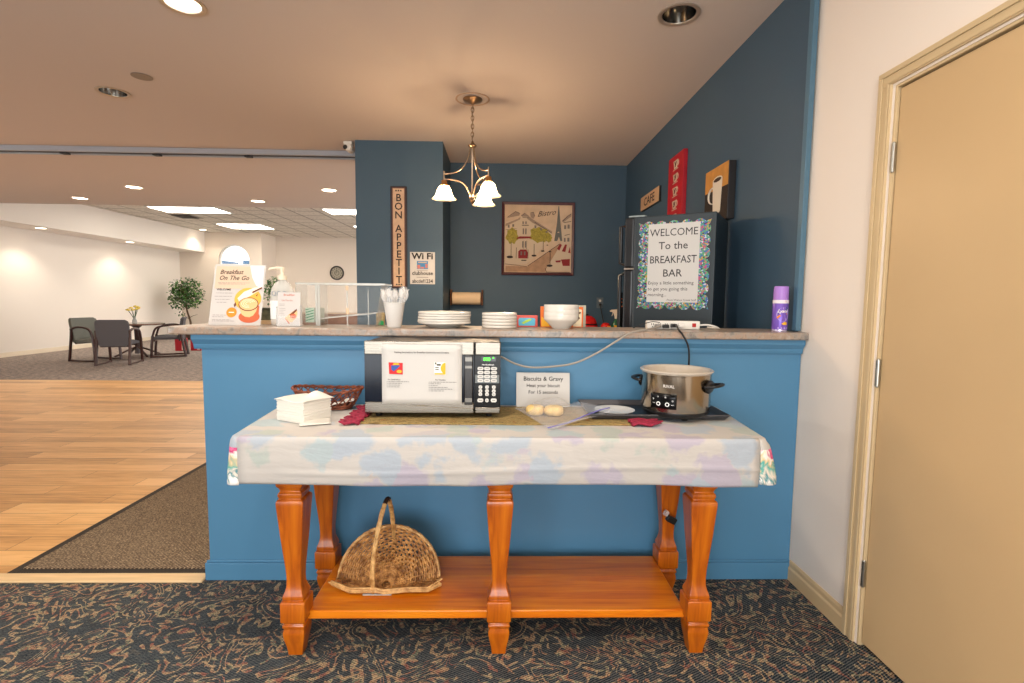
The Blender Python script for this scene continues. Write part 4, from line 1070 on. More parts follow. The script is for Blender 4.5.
# boxes behind the bowls
t = thing('snack_box', 'orange snack box standing behind the stack of white bowls', 'box', (.302, 2.505, ZC))
b = B(); b.box(-.103, .103, -.022, .022, 0, .100); b.obj('carton', mat('orange_card', (226,112,36), .5), t, smooth=0, bevel=.0015)
b = B(); b.prism([(.056, .004), (.096, .004), (.096, .086), (.082, .090), (.074, .060), (.056, .035)], -.0230, -.0223); b.obj('pale_print', mat('cream_print', (238,224,190), .5), t, smooth=0)
b = B()
for k in range(8): b.disc(.062+.03*random.random(), .02+.055*random.random(), .003+.003*random.random(), -.0240, 10)
b.obj('berry_print', mat('print_dark_brown', (110,56,34), .6), t, smooth=0)
b = B(); b.prism([(-.100, .004), (-.060, .004), (-.066, .03), (-.100, .05)], -.0230, -.0223); b.obj('yellow_print', yel, t, smooth=0)
t = thing('candy_box', 'low red box with a blue label between the small plates and bowls', 'box', (.135, 2.500, ZC))
b = B(); b.box(-.062, .048, -.02, .02, 0, .056); b.obj('carton', mat('red_pink_card', (206,84,74), .5), t, smooth=0, bevel=.0015)
b = B(); b.prism([(-.044, .006), (.034, .006), (.036, .014), (.036, .040), (.03, .044), (-.040, .044), (-.046, .036)], -.021, -.0202); b.obj('blue_label', mat('aqua_print', (88,176,204), .5), t, smooth=0)
b = B(); b.prism([(-.022, .014), (.000, .024), (.020, .036), (.010, .040), (-.012, .032), (-.030, .020)], -.0218, -.0211); b.obj('green_swirl', mat('lime_print', (170,206,70), .5), t, smooth=0)
t = thing('gift_card_box', 'pale grey card behind the right end of the orange snack box', 'box', (.365, 2.538, ZC))
B().box(-.045, .062, -.003, .008, 0, .107).obj('card', mat('sage_pale_card', (186,188,170), .6), t, smooth=0, bevel=.001)

# power strip, plugs, cords
t = thing('power_strip', 'white power strip with a red switch lying on the bar below the welcome sign', 'power strip', (.820, 2.405, ZC), (0, 0, R(-3)))
b = B(); b.box(-.124, .124, -.019, .021, 0, .040); b.obj('housing', white, t, smooth=0, bevel=.005)
b = B(); b.box(.086, .104, -.022, -.0185, .012, .030); b.obj('switch', mat('red_switch', (170,30,30), .3), t, smooth=0, bevel=.001)
b = B(); b.box(.048, .118, -.0200, -.0188, .004, .036); b.obj('switch_plate', mat('off_white_plate', (224,222,214), .4), t, smooth=0)
b = B()
for k in range(5): x = -.105+k*.032; b.box(x, x+.003, -.0196, -.0188, .020, .028); b.box(x+.009, x+.012, -.0196, -.0188, .020, .028); b.box(x+.004, x+.008, -.0196, -.0188, .010, .015)
b.obj('outlet_slots', mat('dark_slot2', (40,38,36), .6), t, smooth=0)
strip_t = t
def plug(lb, x, z, m, L):
    o = B().prism([(-.014, -.008), (.014, -.008), (.012, .008), (-.012, .008)], -L, -.0008).obj('plug', m, t, (x, -.0195, z), smooth=0, bevel=.003); o['label'] = lb
plug('grey plug', -.078, .018, mat('grey_plug', (150,148,144), .4), .030)
plug('black plug', -.042, .016, black, .034)
plug('black plug', -.004, .019, black, .030)
plug('white plug', .030, .020, white, .022)
cordm = mat('grey_cord', (150,144,134), .45); bc = mat('black_cord', (22,22,24), .45)
o = B().tube(spline([(.742, 2.340, 1.184), (.70, 2.30, 1.176), (.64, 2.235, 1.171), (.57, 2.210, 1.158), (.50, 2.20, 1.118), (.42, 2.20, 1.068), (.33, 2.20, 1.026), (.24, 2.20, 1.010), (.14, 2.205, 1.004), (.07, 2.21, 1.018), (.012, 2.22, 1.045), (-.03, 2.225, 1.06), (-.07, 2.24, 1.05)], 8), .0045, 8).obj('power_cord', cordm)
reparent(o, mw, 'grey cord drooping over the bar front')
o = B().tube(spline([(.815, 2.340, 1.187), (.800, 2.28, 1.182), (.790, 2.235, 1.172), (.800, 2.205, 1.150), (.822, 2.196, 1.10), (.828, 2.198, 1.03), (.826, 2.210, .95), (.81, 2.215, .90), (.775, 2.20, .872)], 8), .0042, 8).obj('power_cord', bc)
reparent(o, ck, 'black cord hanging over the bar edge')
o = B().tube(spline([(.740, 2.345, 1.200), (.70, 2.335, 1.203), (.655, 2.34, 1.190), (.62, 2.36, 1.172)], 8), .0022, 6).obj('thin_black_cord', bc); tag(o, 'thin black cord looping over the left end of the power strip', 'cord')
o = B().tube(spline([(.946, 2.40, 1.186), (.985, 2.395, 1.188), (1.02, 2.39, 1.180), (1.045, 2.41, 1.171), (1.05, 2.46, 1.170), (1.04, 2.53, 1.170)], 8), .0042, 8).obj('power_cord', white); reparent(o, strip_t, 'white cord')

# purple spray can
t = thing('spray_can', 'purple disinfectant spray can on the right end of the bar', 'spray can', (1.293, 2.33, ZC))
pur = mat('purple_can_print', (116,84,182), .3, .2); lil = mat('lilac_cap', (168,124,206), .35)
b = B(); b.lathe([(.030, 0), (.0325, .004), (.0335, .008), (.0335, .128), (.031, .132)], 32); b.obj('body', pur, t)
b = B(); b.lathe([(.0336, 0.0), (.034, .004), (.0336, .009)], 32, cap0=False, cap1=False); b.obj('bottom_ring', mat('pale_lilac_metal', (206,196,224), .25, .6), t)
b = B(); b.lathe([(.0338, .1285), (.0338, .144)], 32, cap0=False, cap1=False); b.obj('white_band', mat('pale_band', (226,218,226), .4), t)
b = B(); b.lathe([(.0315, .144), (.0315, .19), (.030, .205), (.027, .207)], 32); b.obj('cap', lil, t)
def wrapcyl(o, r, a0):
    for v in o.data.vertices:
        a = R(a0)+v.co.x/r; rr = r+.0003-v.co.y; v.co = Vector((rr*cos(a), rr*sin(a), v.co.z))
b = B(); b.disc(.006, .078, .030, 0, 28, .95, 1.05); sw_ = b.obj('label_swirl', mat('pale_lilac_print', (188,168,226), .4), t, smooth=0); wrapcyl(sw_, .0337, -106)
b = B(); b.prism([(-.016, .098), (.020, .112), (.026, .104), (.022, .092), (-.018, .080)], 0, .0005); q = b.obj('logo_ground', mat('navy_print', (40,60,120), .4), t, smooth=0); wrapcyl(q, .0343, -106)
b = B(); b.prism([(-.022, .066), (-.010, .076), (.022, .084), (.026, .078), (-.006, .070), (-.018, .058)], 0, .0005); b.cur = 1; b.prism([(-.0, .036), (.016, .046), (.028, .040), (.024, .030), (.008, .030)], 0, .0005); q = b.obj('label_flourish', [mat('print_orange', (236,140,36), .6), yel], t, smooth=0); wrapcyl(q, .0345, -106)
lw_ = lettering('logo', [('Lysol', .020, .002, .087, 'CENTER', .02, .3)], wht, t); wrapcyl(lw_, .0352, -106)
b = B(); b.box(.004, .030, 0, .0005, .131, .142); q = b.obj('red_band', mat('print_red2', (196,60,80), .4), t, smooth=0); wrapcyl(q, .0341, -88)
b = B()
for x in (-.022, -.008, .004, .016): b.disc(x, .016, .0035, 0, 10)
q = b.obj('label_dots', mat('pale_lilac_print', (188,168,226), .4), t, smooth=0); wrapcyl(q, .0337, -90)

# ------------------------------------------------------------------ fridge with welcome sign
C_, B_ = Vector((1.127, 2.685)), Vector((.762, 2.915)); ang = atan2((C_-B_).y, (C_-B_).x)
fr_m = mat('charcoal_fridge', (44,54,60), .38, .1, bmp=.15, bscale=260)
fg = thing('refrigerator', 'tall black refrigerator standing behind the bar with a sign on its side', 'refrigerator', (B_.x, B_.y, 0), (0, 0, ang))
B().box(0, .4314, 0, .405, .03, 1.77).obj('cabinet', fr_m, fg, smooth=0, bevel=.006)
for z0, z1, nm in ((.06, 1.475, 'lower_door'), (1.485, 1.768, 'freezer_door')):
    d = B().box(-.062, -.008, .0, .405, z0, z1).obj(nm, mat('black_fridge_door', (24,26,30), .3), fg, smooth=0, bevel=.01)
    b = B(); zz = (z1-.02, z1-.5) if nm == 'lower_door' else (z0+.02, z0+.24)
    b.tube([(-.062, .035, zz[0]), (-.095, .035, zz[0]-.01 if nm == 'lower_door' else zz[0]+.01), (-.095, .035, zz[1]), (-.062, .035, zz[1])], .011, 10); b.obj('handle', black, d)
b = B(); b.box(-.060, -.001, -.004, .03, 1.4755, 1.4845); b.obj('hinge_plate', chrome, fg, smooth=0)
b = B(); b.box(-.045, .05, .01, .05, 1.7705, 1.780); b.obj('hinge_cover', mat('grey_hinge_cover', (150,160,160), .4), fg, bevel=.003)
b = B(); b.box(-.008, 0, .005, .40, .06, 1.765); b.obj('door_gasket', mat('gasket', (60,66,70), .6), fg, smooth=0)
b = B(); b.box(.01, .42, .01, .39, 0, .03); b.obj('plinth', black, fg, smooth=0)
# sign hangs on the side, local x along the side, y = 0 is the surface
ws = thing('welcome_sign', 'white WELCOME To the BREAKFAST BAR sign with a glittery scalloped border', 'sign', (B_.x, B_.y, 0), (0, 0, ang))
gx0, gx1, gz0, gz1 = .030, .398, 1.262, 1.728
gb = B()
gb.box(gx0+.012, gx1-.012, -.0018, -.0006, gz0+.012, gz1-.012)
nx_, nz_ = 5, 7
for i in range(nx_):
    x = gx0+.012+(gx1-gx0-.024)*(i+.5)/nx_
    for z, s in ((gz0+.014, -1), (gz1-.014, 1)): gb.prism([(x+.030*cos(a), z+s*.024*sin(a)) for a in ([pi*k/10 for k in range(11)] if s > 0 else [pi*k/10 for k in range(10, -1, -1)])], -.0022, -.0008)
for i in range(nz_):
    z = gz0+.012+(gz1-gz0-.024)*(i+.5)/nz_
    for x, s in ((gx0+.014, -1), (gx1-.014, 1)): gb.prism([(x+s*.022*sin(a), z-s*.030*cos(a)*-1 if s < 0 else z+.030*cos(a)*-1) for a in [pi*k/10 for k in range(11)]], -.0022, -.0008)
gl_ = glitter(); gb.obj('glitter_border', gl_, ws, smooth=0)
b = B()
for x, z, sx, sz in ((gx0, gz0, -1, -1), (gx1, gz0, 1, -1), (gx0, gz1, -1, 1), (gx1, gz1, 1, 1)):
    q = [(x-sx*.035, z-sz*.012), (x+sx*.012, z+sz*.006), (x+sx*.006, z-sz*.006), (x-sx*.004, z-sz*.04)]
    if sx*sz < 0: q = q[::-1]
    b.prism(q[::-1] if False else q, -.0026, -.0012)
b.obj('border_corners', gl_, ws, smooth=0)
B().box(.0765, .352, -.0036, -.0026, 1.292, 1.722).obj('paper', paper, ws, smooth=0)
cx_ = .214
lettering('sign_lettering', [('WELCOME', .0575, cx_, 1.655, 'CENTER', .0, 0, .93), ('To the', .0575, cx_, 1.583, 'CENTER', .006), ('BREAKFAST', .0575, cx_, 1.507, 'CENTER', .006, 0, .85), ('BAR', .0575, cx_, 1.433, 'CENTER', .006),
   ('Enjoy a little something', .0262, .082, 1.390, 'LEFT', .002), ('to get you going this', .0262, .082, 1.357, 'LEFT', .002), ('morning...', .0262, .082, 1.325, 'LEFT', .002), ('-From Walnut Creek Staff', .0150, .345, 1.300, 'RIGHT', .0)], mat('sign_ink', (54,52,54), .8), ws, y=-.0040)

# ------------------------------------------------------------------ back worktop and what shows above it
t = thing('base_cabinet', 'white base cabinets along the back kitchen wall behind the bar', 'cabinet', (.40, 5.30, 0))
B().box(-.92, .93, -.27, .285, .10, .89).obj('body', mat('cabinet_white', (220,214,204), .5), t, smooth=0)
B().box(-.92, .93, -.21, .285, .0, .10).obj('toe_kick', black, t, smooth=0)
for k in range(4):
    d = B().box(-.91+k*.46, -.46+k*.46, -.29, -.271, .11, .88).obj('door', mat('cabinet_white', (220,214,204), .5), t, smooth=0, bevel=.003)
    B().tube([(-.50+k*.46, -.29, .80), (-.50+k*.46, -.31, .79), (-.50+k*.46, -.31, .71), (-.50+k*.46, -.29, .70)], .005, 8).obj('handle', chrome, d)
o = B().box(-.5435, 1.345, 4.98, 5.595, .8905, .93).obj('worktop', lam, smooth=0, bevel=.004); tag(o, 'stone-look worktop on the cabinets along the back kitchen wall', 'worktop')
t = thing('paper_towel_holder', 'wooden wall holder with a roll of beige paper towel on the back wall', 'paper towel holder', (-.362, 5.60, 1.302))
b = B()
for x in (-.172, .160): b.prism([(x, -.075), (x+.014, -.075), (x+.014, .095), (x, .095)], -.13, -.001)
b.box(-.172, .174, -.014, -.001, -.04, .02)
b.obj('bracket', mat('dark_oak_bracket', (104,62,34), .5, var=.2, vscale=20), t, smooth=0, bevel=.006)
b = B(); b.lathe([(.064, -.150), (.066, -.148), (.066, .148), (.064, .150)], 32, M=Matrix.Translation((0, -.082, 0)) @ Matrix.Rotation(pi/2, 4, 'Y'))
b.obj('towel_roll', mat('beige_towel_roll', (236,206,168), .9), t)
b = B(); b.lathe([(.012, -.158), (.012, .158)], 12, M=Matrix.Translation((0, -.082, 0)) @ Matrix.Rotation(pi/2, 4, 'Y')); b.obj('rod', mat('dark_oak_bracket', (104,62,34), .5), t)
t = thing('wall_outlet', 'blue-painted wall outlet above the red appliance on the back wall', 'outlet', (1.095, 5.5995, 1.27))
b = B(); b.box(-.036, .036, -.006, 0, -.058, .058); b.obj('cover_plate', mat('grey_blue_plate', (92,104,112), .5), t, bevel=.002)
b = B(); b.lathe([(.015, 0), (.014, .022), (.008, .026)], 12, M=Matrix.Translation((0, -.006, -.02)) @ Matrix.Rotation(pi/2, 4, 'X')); b.obj('plug', black, t)
b = B(); b.disc(.0, .022, .014, -.0068, 16); b.obj('socket_face', mat('pale_socket', (206,200,188), .5), t)
o = B().tube(spline([(1.095, 5.565, 1.25), (1.10, 5.555, 1.20), (1.12, 5.54, 1.10), (1.13, 5.52, 1.0), (1.10, 5.45, .936)], 8), .006, 8).obj('power_cord', bc); ap_cord = o
redp = mat('glossy_red_plastic', (206,34,30), .25)
t = thing('red_appliance', 'shiny red countertop appliance on the back worktop under the outlet', 'appliance', (.900, 5.28, .9305))
b = B(); b.lathe([(.11, 0), (.115, .01), (.118, .05), (.112, .11), (.10, .15), (.085, .18), (.05, .203), (.001, .21)], 32, sx=1, sy=.8); b.obj('body', redp, t)
b = B(); b.lathe([(.116, .1125), (.117, .118), (.112, .124)], 32, sx=1, sy=.8, cap0=False, cap1=False); b.ball((0, 0, .218), .022, .022, .012); b.obj('trim', black, t); reparent(ap_cord, t, 'black cord')
o = B().lathe([(.048, 0), (.052, .01), (.053, .08), (.048, .11), (.03, .135), (.001, .142)], 28).obj('red_canister', redp, None, (1.078, 5.18, .9305)); tag(o, 'small round red canister with an orange tag beside the red appliance', 'canister')
b = B(); b.box(.005, .040, -.058, -.0535, .05, .11); b.obj('orange_tag', mat('print_orange', (236,140,36), .6), o, smooth=0)
t = thing('spray_bottle', 'green spray bottle with a cream trigger head on the back worktop', 'spray bottle', (1.190, 5.20, .9305))
b = B(); b.lathe([(.048, 0), (.052, .006), (.052, .085), (.046, .12), (.030, .15), (.016, .172), (.015, .185)], 28, sx=1, sy=.7); b.obj('bottle', mat('green_bottle', (30,92,60), .25), t)
b = B(); b.lathe([(.018, .18), (.018, .205)], 16); b.prism([(.030, .205), (.034, .268), (.01, .276), (-.050, .272), (-.066, .262), (-.066, .252), (-.040, .248), (-.026, .235), (-.020, .205)], -.014, .014); b.prism([(-.038, .249), (-.030, .249), (-.036, .222), (-.046, .205), (-.050, .208), (-.042, .225)], -.006, .006)
b.obj('trigger_head', mat('cream_trigger', (230,212,190), .4), t, smooth=30, bevel=.003)
b = B(); b.prism([(-.03, .075), (.03, .075), (.03, .115), (-.03, .115)], -.0385, -.0372); b.obj('yellow_label', mat('print_yellow', (240,178,40), .6), t, smooth=0)
t = thing('sauce_bottle', 'dark narrow bottle with an orange mark beside the refrigerator hinge', 'bottle', (1.262, 5.33, .9305))
b = B(); b.lathe([(.030, 0), (.034, .01), (.034, .22), (.026, .28), (.017, .33), (.016, .42), (.019, .425), (.019, .45)], 20); b.obj('bottle', mat('dark_bottle_glass', (22,16,14), .15), t)
b = B()
for z in (.30, .345, .38): b.lathe([(.0235 if z < .31 else .0178, z), (.0235 if z < .31 else .0178, z+.010)], 16, cap0=False, cap1=False)
b.obj('orange_marks', mat('print_terracotta', (196,96,58), .6), t)

# ------------------------------------------------------------------ wall decoration
t = thing('bistro_picture', 'framed Bistro street scene print on the back kitchen wall', 'picture', (.403, 5.5995, 1.952))
fw_, fh_ = .393, .390
b = B()
o4 = [(-fw_, -fh_), (fw_, -fh_), (fw_, fh_), (-fw_, fh_)]; i4 = [(x*.925, z*.925) for x, z in o4]
vs = []
for y, L in ((0, o4), (-.024, o4), (-.028, [(x*.985, z*.985) for x, z in o4]), (-.022, i4), (-.012, i4)): vs += [(x, y, z) for x, z in L]
b.add(vs, [(j*4+i, j*4+4+i, j*4+4+(i+1) % 4, j*4+(i+1) % 4) for j in range(4) for i in range(4)])
b.obj('frame', mat('maroon_frame', (74,28,34), .4), t, smooth=0)
B().box(-fw_*.926, fw_*.926, -.012, -.004, -fh_*.926, fh_*.926).obj('print_ground', mat('aged_canvas', (206,180,152), .8, var=.12, vscale=9), t, smooth=0)
def q(px_, py_): return ((px_-330)/265*.363, (330-py_)/265*.361)     # picture units to metres
def poly(b, pts, d): 
    P = [q(*p) for p in pts]; A = sum(P[i][0]*P[(i+1) % len(P)][1]-P[(i+1) % len(P)][0]*P[i][1] for i in range(len(P)))
    b.prism(P if A > 0 else P[::-1], -.0125-d*.0003, -.0120)
b = B()
b.cur = 0   # pale walls
for i, pts in enumerate(([(72,200),(170,180),(200,150),(250,150),(290,190),(440,270),(440,330),(240,530),(72,530)], [(395,560),(480,370),(590,370),(590,580),(400,575)], [(520,170),(590,150),(590,370),(515,370)])): poly(b, pts, 1+i*.3)
b.cur = 1   # road
poly(b, [(250,548),(500,365),(505,380),(400,560),(390,590),(75,590),(75,545)], 2.5)
b.cur = 2   # roofs
for i, pts in enumerate(([(72,215),(170,175),(190,160),(185,180),(72,235)], [(250,150),(290,180),(440,270),(438,285),(285,205),(240,172)], [(85,170),(150,120),(185,135),(180,150),(130,160)], [(195,150),(225,130),(255,150),(250,158),(200,158)], [(265,135),(285,125),(305,150),(290,175),(270,160)], [(520,180),(590,128),(590,150),(525,200)])): poly(b, pts, 3.2+i*.3)
b.cur = 3   # tower
for i, pts in enumerate(([(487,72),(493,72),(496,110),(505,200),(515,280),(500,280),(492,270),(480,280),(468,280),(478,200),(484,110)], [(468,280),(515,280),(522,345),(508,345),(495,310),(482,345),(458,345)])): poly(b, pts, 5+i*.3)
b.cur = 4   # trees
def blob(x, y, rx, ry, d, k):
    poly(b, [(x+rx*cos(a)*(1+.15*sin(5*a+k)), y+ry*sin(a)*(1+.15*sin(7*a+k))) for a in [2*pi*i/24 for i in range(24)]], d)
blob(125, 310, 48, 62, 6, 0); blob(345, 300, 82, 58, 6.3, 1); blob(300, 270, 30, 25, 6.6, 2); blob(415, 325, 25, 30, 6.9, 3)
b.cur = 5   # red awnings, cafe fronts
for i, pts in enumerate(([(160,325),(185,312),(265,312),(285,325),(160,332)], [(175,430),(190,415),(240,415),(250,440),(248,485),(175,485)], [(515,490),(585,485),(585,540),(530,540)], [(470,500),(515,495),(510,512),(475,514)], [(482,405),(505,365),(520,375),(500,420)], [(520,425),(545,370),(560,372),(548,430)], [(570,435),(585,385),(590,440)])): poly(b, pts, 7.5+i*.3)
b.cur = 6   # ink: trunks, lamp, lines
def lineq(x0, y0, x1, y1, w, d):
    L = sqrt((x1-x0)**2+(y1-y0)**2); nx, ny = -(y1-y0)/L*w/2, (x1-x0)/L*w/2
    poly(b, [(x0+nx, y0+ny), (x1+nx, y1+ny), (x1-nx, y1-ny), (x0-nx, y0-ny)], d)
for i, a in enumerate(((118,360,118,478,4), (300,370,300,465,4), (372,350,372,425,4), (428,440,428,540,5), (250,545,500,368,4), (72,530,245,548,3), (390,560,400,590,4), (395,590,585,592,4), (160,400,158,485,4), (252,415,252,485,4), (215,345,215,412,2), (240,345,240,412,2), (72,262,160,252,2), (300,200,440,285,3), (205,165,250,165,3), (200,225,255,225,5), (85,165,150,118,3), (150,118,185,133,3), (195,150,225,130,3), (265,130,290,122,3), (290,122,300,150,3), (520,190,560,150,4), (560,150,590,130,4), (530,200,590,190,4), (540,300,580,290,4), (200,500,240,500,8), (420,430,436,430,10))): lineq(*a, 10+i*.2)
for i, (x, y, r_) in enumerate(((108,475,26), (300,462,20), (368,425,15), (425,540,24), (405,378,8))): poly(b, [(x+r_*cos(a), y+r_*.4*sin(a)) for a in [2*pi*k/12 for k in range(12)]], 16+i*.2)
b.cur = 7
for i, (x0, y0, x1, y1) in enumerate(((193,430,205,460), (220,430,232,460), (205,195,215,215), (228,195,238,215), (208,250,218,295), (228,250,238,295), (205,350,214,400), (226,350,236,400), (300,225,315,245), (345,245,358,262), (390,268,402,282), (90,225,104,245), (125,218,140,238), (535,220,550,250), (562,215,578,246), (535,320,548,350), (562,318,578,348))): poly(b, [(x0, y0), (x1, y0), (x1, y1), (x0, y1)], 18+i*.1)
b.obj('street_scene', [mat('print_plaster', (206,186,160), .8), mat('print_road', (176,140,110), .8, var=.15, vscale=20), mat('print_slate_roof', (158,136,120), .8), mat('print_tower_grey', (104,104,100), .8), mat('print_olive', (160,146,62), .8, var=.35, vscale=60), mat('print_awning_red', (140,42,46), .8), mat('print_line_ink', (60,48,46), .8), mat('print_window', (120,110,104), .8)], t, smooth=0)
lettering('title', [('Bistro', .082, q(345,0)[0], q(0,150)[1], 'LEFT', .0, .55)], mat('print_line_ink', (60,48,46), .8), t, y=-.0185, rot=(0, R(-8), 0), loc=(0, 0, -.012))

t = thing('bon_appetit_sign', 'tall narrow framed BON APPETIT sign on the blue column', 'sign', (-.953, 4.870, 1.860))
b = B(); b.prism([(-.076, -.472), (.076, -.472), (.076, .472), (-.076, .472)], -.014, -.0005); b.obj('frame', mat('dark_brown_frame', (44,32,34), .5), t, smooth=0, bevel=.004)
b = B(); b.box(-.060, .060, -.0155, -.0142, -.458, .458); b.cur = 1; b.box(-.052, .052, -.0165, -.0157, -.450, .450); b.obj('panel', [mat('rust_border', (112,72,58), .7), mat('tan_panel', (198,168,140), .8, var=.12, vscale=20)], t, smooth=0)
L = []; z = .345
for ch in 'BON APPETIT':
    if ch == ' ': z -= .045; continue
    L.append((ch, .094, 0, z-.01, 'CENTER', .014)); z -= .079
ls = lettering('sign_lettering', L, mat('sign_black', (38,32,34), .8), t, y=-.0172)
b = B()
for zz in (.430, -.436):
    for x in (-.022, 0, .022): b.prism([(x-.009, zz-.006), (x+.009, zz-.006), (x+.004, zz+.008), (x-.004, zz+.008)], -.0175, -.0168)
for k, ch in enumerate('BON APPETIT'):   # serifs
    pass
b.obj('corner_scrolls', mat('sign_black', (38,32,34), .8), t, smooth=0)

t = thing('wifi_notice', 'white Wi Fi clubhouse notice taped to the blue column', 'notice', (-.735, 4.8695, 1.581))
b = B(); b.grid(lambda u, v: (-.117+.234*u, -.001-.002*sin(pi*u), -.150+.300*v), 8, 8); b.obj('sheet', paper, t, solid=.0004, smooth=0)
lettering('notice_lettering', [('Wi Fi', .080, 0, .085, 'CENTER', .03, 0, 1.12), ('clubhouse', .052, 0, -.064, 'CENTER', .018, 0, .93), ('abcdef1234', .047, 0, -.137, 'CENTER', .018, 0, .90)], ink, t, y=-.0042)
b = B(); b.box(-.052, .052, -.0044, -.0038, -.010, .066); b.cur = 1; b.box(-.048, -.022, -.0050, -.0045, -.006, .030); b.box(.026, .048, -.0050, -.0045, .00, .040); b.box(-.018, .016, -.0050, -.0045, -.004, .012); b.cur = 2; b.box(-.04, .04, -.0051, -.0046, .048, .058)
b.obj('picture_block', [mat('print_sky_blue', (70,130,180), .7), mat('print_dusty_rose', (190,120,110), .7), mat('print_tan', (196,176,150), .7)], t, smooth=0)
for q in ((-.05, .05, -.0043, -.0038, -.026, -.022), (-.055, .055, -.0043, -.0038, -.088, -.083)): B().box(*q).obj('printed_rule', fade, t, smooth=0)

XW_ = 1.3495
def wallthing(nm, lb, cat, y, z): return thing(nm, lb, cat, (XW_, y, z), (0, 0, -pi/2))   # local x runs towards the camera, -y out of the wall
t = wallthing('cafe_sign', 'small tan wooden CAFE sign on the right blue wall', 'sign', 4.64, 2.205)
b = B(); b.box(-.275, .275, -.022, 0, -.062, .062); b.obj('board', mat('tan_board', (196,160,124), .6), t, smooth=0, bevel=.003)
b = B(); b.box(-.277, .277, -.018, -.0005, -.066, -.0625); b.box(.2755, .280, -.018, -.0005, -.066, .064); b.obj('dark_edge', black, t, smooth=0)
lettering('sign_lettering', [('CAFE', .105, 0, -.035, 'CENTER', .012, 0, 1.35)], mat('sign_black', (38,32,34), .8), t, y=-.0235)
t = wallthing('red_cup_panel', 'tall red panel of stacked tea cups on the right blue wall', 'picture', 3.93, 2.13)
b = B(); b.box(-.165, .165, -.030, 0, -.272, .272); b.obj('canvas', mat('crimson_canvas', (172,16,34), .5, var=.15, vscale=12), t, smooth=0, bevel=.003)
b = B(); cupc = mat('taupe_cup_paint', (190,172,150), .7)
for k in range(5):
    z = .20-k*.100; b.prism([(-.052, z+.030), (-.030, z-.030), (.030, z-.030), (.052, z+.030)], -.0315, -.0302); b.box(-.058, .058, -.0313, -.0302, z-.040, z-.034)
    b.tube([(.046+.020*sin(a), -.031, z+.004+.018*cos(a)) for a in [pi*i/8 for i in range(9)]], .0035, 6)
b.obj('painted_cups', cupc, t, smooth=0)
b = B()
for k in range(5): z = .20-k*.100; b.prism([(-.02, z-.015), (.0, z-.02), (.022, z+.014), (.006, z+.018)], -.0322, -.0316); b.tube([(-.018, -.032, z+.02), (0, -.032, z-.008), (.018, -.032, z+.02)], .003, 5)
b.obj('cup_motifs', mat('maroon_motif', (84,22,30), .7), t, smooth=0)
t = wallthing('mug_picture', 'square canvas of a white mug on brown and gold on the right blue wall', 'picture', 3.135, 1.945)
b = B(); b.box(-.165, .165, -.045, 0, -.165, .165); b.obj('canvas', mat('dark_canvas_edge', (30,26,26), .5), t, smooth=0, bevel=.004)
b = B(); b.box(-.164, .164, -.0462, -.0452, -.164, .03); b.cur = 1; b.box(-.164, .164, -.0462, -.0452, .03, .164); b.obj('painted_ground', [mat('painted_dark_brown', (40,28,22), .7, var=.2, vscale=20), mat('painted_ochre', (196,136,62), .7, var=.15, vscale=14)], t, smooth=0)
b = B(); b.prism([(-.032, -.105), (.072, -.105), (.088, .085), (-.048, .085)], -.0475, -.0464); b.disc(.020, .085, .068, -.0478, 24, 1, .30); b.disc(.020, -.105, .052, -.0477, 24, 1, .25)
b.tube([(-.040-.055*sin(a), -.047, .0+.048*cos(a)) for a in [pi*i/12 for i in range(13)]], .010, 8, flat=.3); b.obj('painted_mug', mat('cream_mug_paint', (222,210,190), .7), t, smooth=0)
b = B(); b.disc(.020, .085, .054, -.0484, 24, 1, .22); b.obj('coffee', mat('painted_coffee', (60,40,30), .7), t, smooth=0)
lettering('painted_word', [('JAVA', .030, .03, -.15, 'CENTER', .0, .3)], mat('painted_rust', (170,70,44), .7), t, y=-.0468)

# ------------------------------------------------------------------ chandelier
nick = mat('brushed_nickel', (168,148,126), .28, 1); sg = shade_glass()
ch = thing('chandelier', 'three-light brushed nickel chandelier with bell glass shades above the bar', 'chandelier', (-.214, 3.845, 2.745))
b = B(); b.lathe([(.124, -.0005), (.125, -.004), (.118, -.006), (.112, -.003), (.112, -.0005)], 48, cap0=False, cap1=False); b.obj('ceiling_ring', mat('taupe_ring', (186,158,134), .6), ch)
b = B(); b.lathe([(.070, -.001), (.072, -.006), (.066, -.014), (.030, -.026), (.016, -.034), (.008, -.04)], 36); b.obj('canopy', nick, ch)
b = B()
for k in range(9):
    z = -.048-k*.029; pts = []
    for i in range(14):
        a = 2*pi*i/14; u_, v_ = .0105*cos(a), .020*sin(a)
        pts.append((u_, 0, z+v_) if k % 2 else (0, u_, z+v_))
    b.tube(pts, .0032, 6, closed=True)
b.obj('chain', nick, ch)
b = B(); b.tube([(0.006*sin(i*.9), .006*cos(i*.9), -.04-i*.013) for i in range(20)], .0016, 5); b.obj('feed_wire', mat('brown_wire', (120,96,70), .5), ch)
b = B(); b.lathe([(.004, -.296), (.010, -.302), (.012, -.312), (.030, -.326), (.032, -.334), (.024, -.342), (.010, -.348), (.007, -.352), (.007, -.66), (.018, -.666), (.022, -.672), (.022, -.704), (.018, -.71), (.012, -.722), (.016, -.73), (.008, -.742), (.001, -.748)], 28); b.obj('stem', nick, ch)
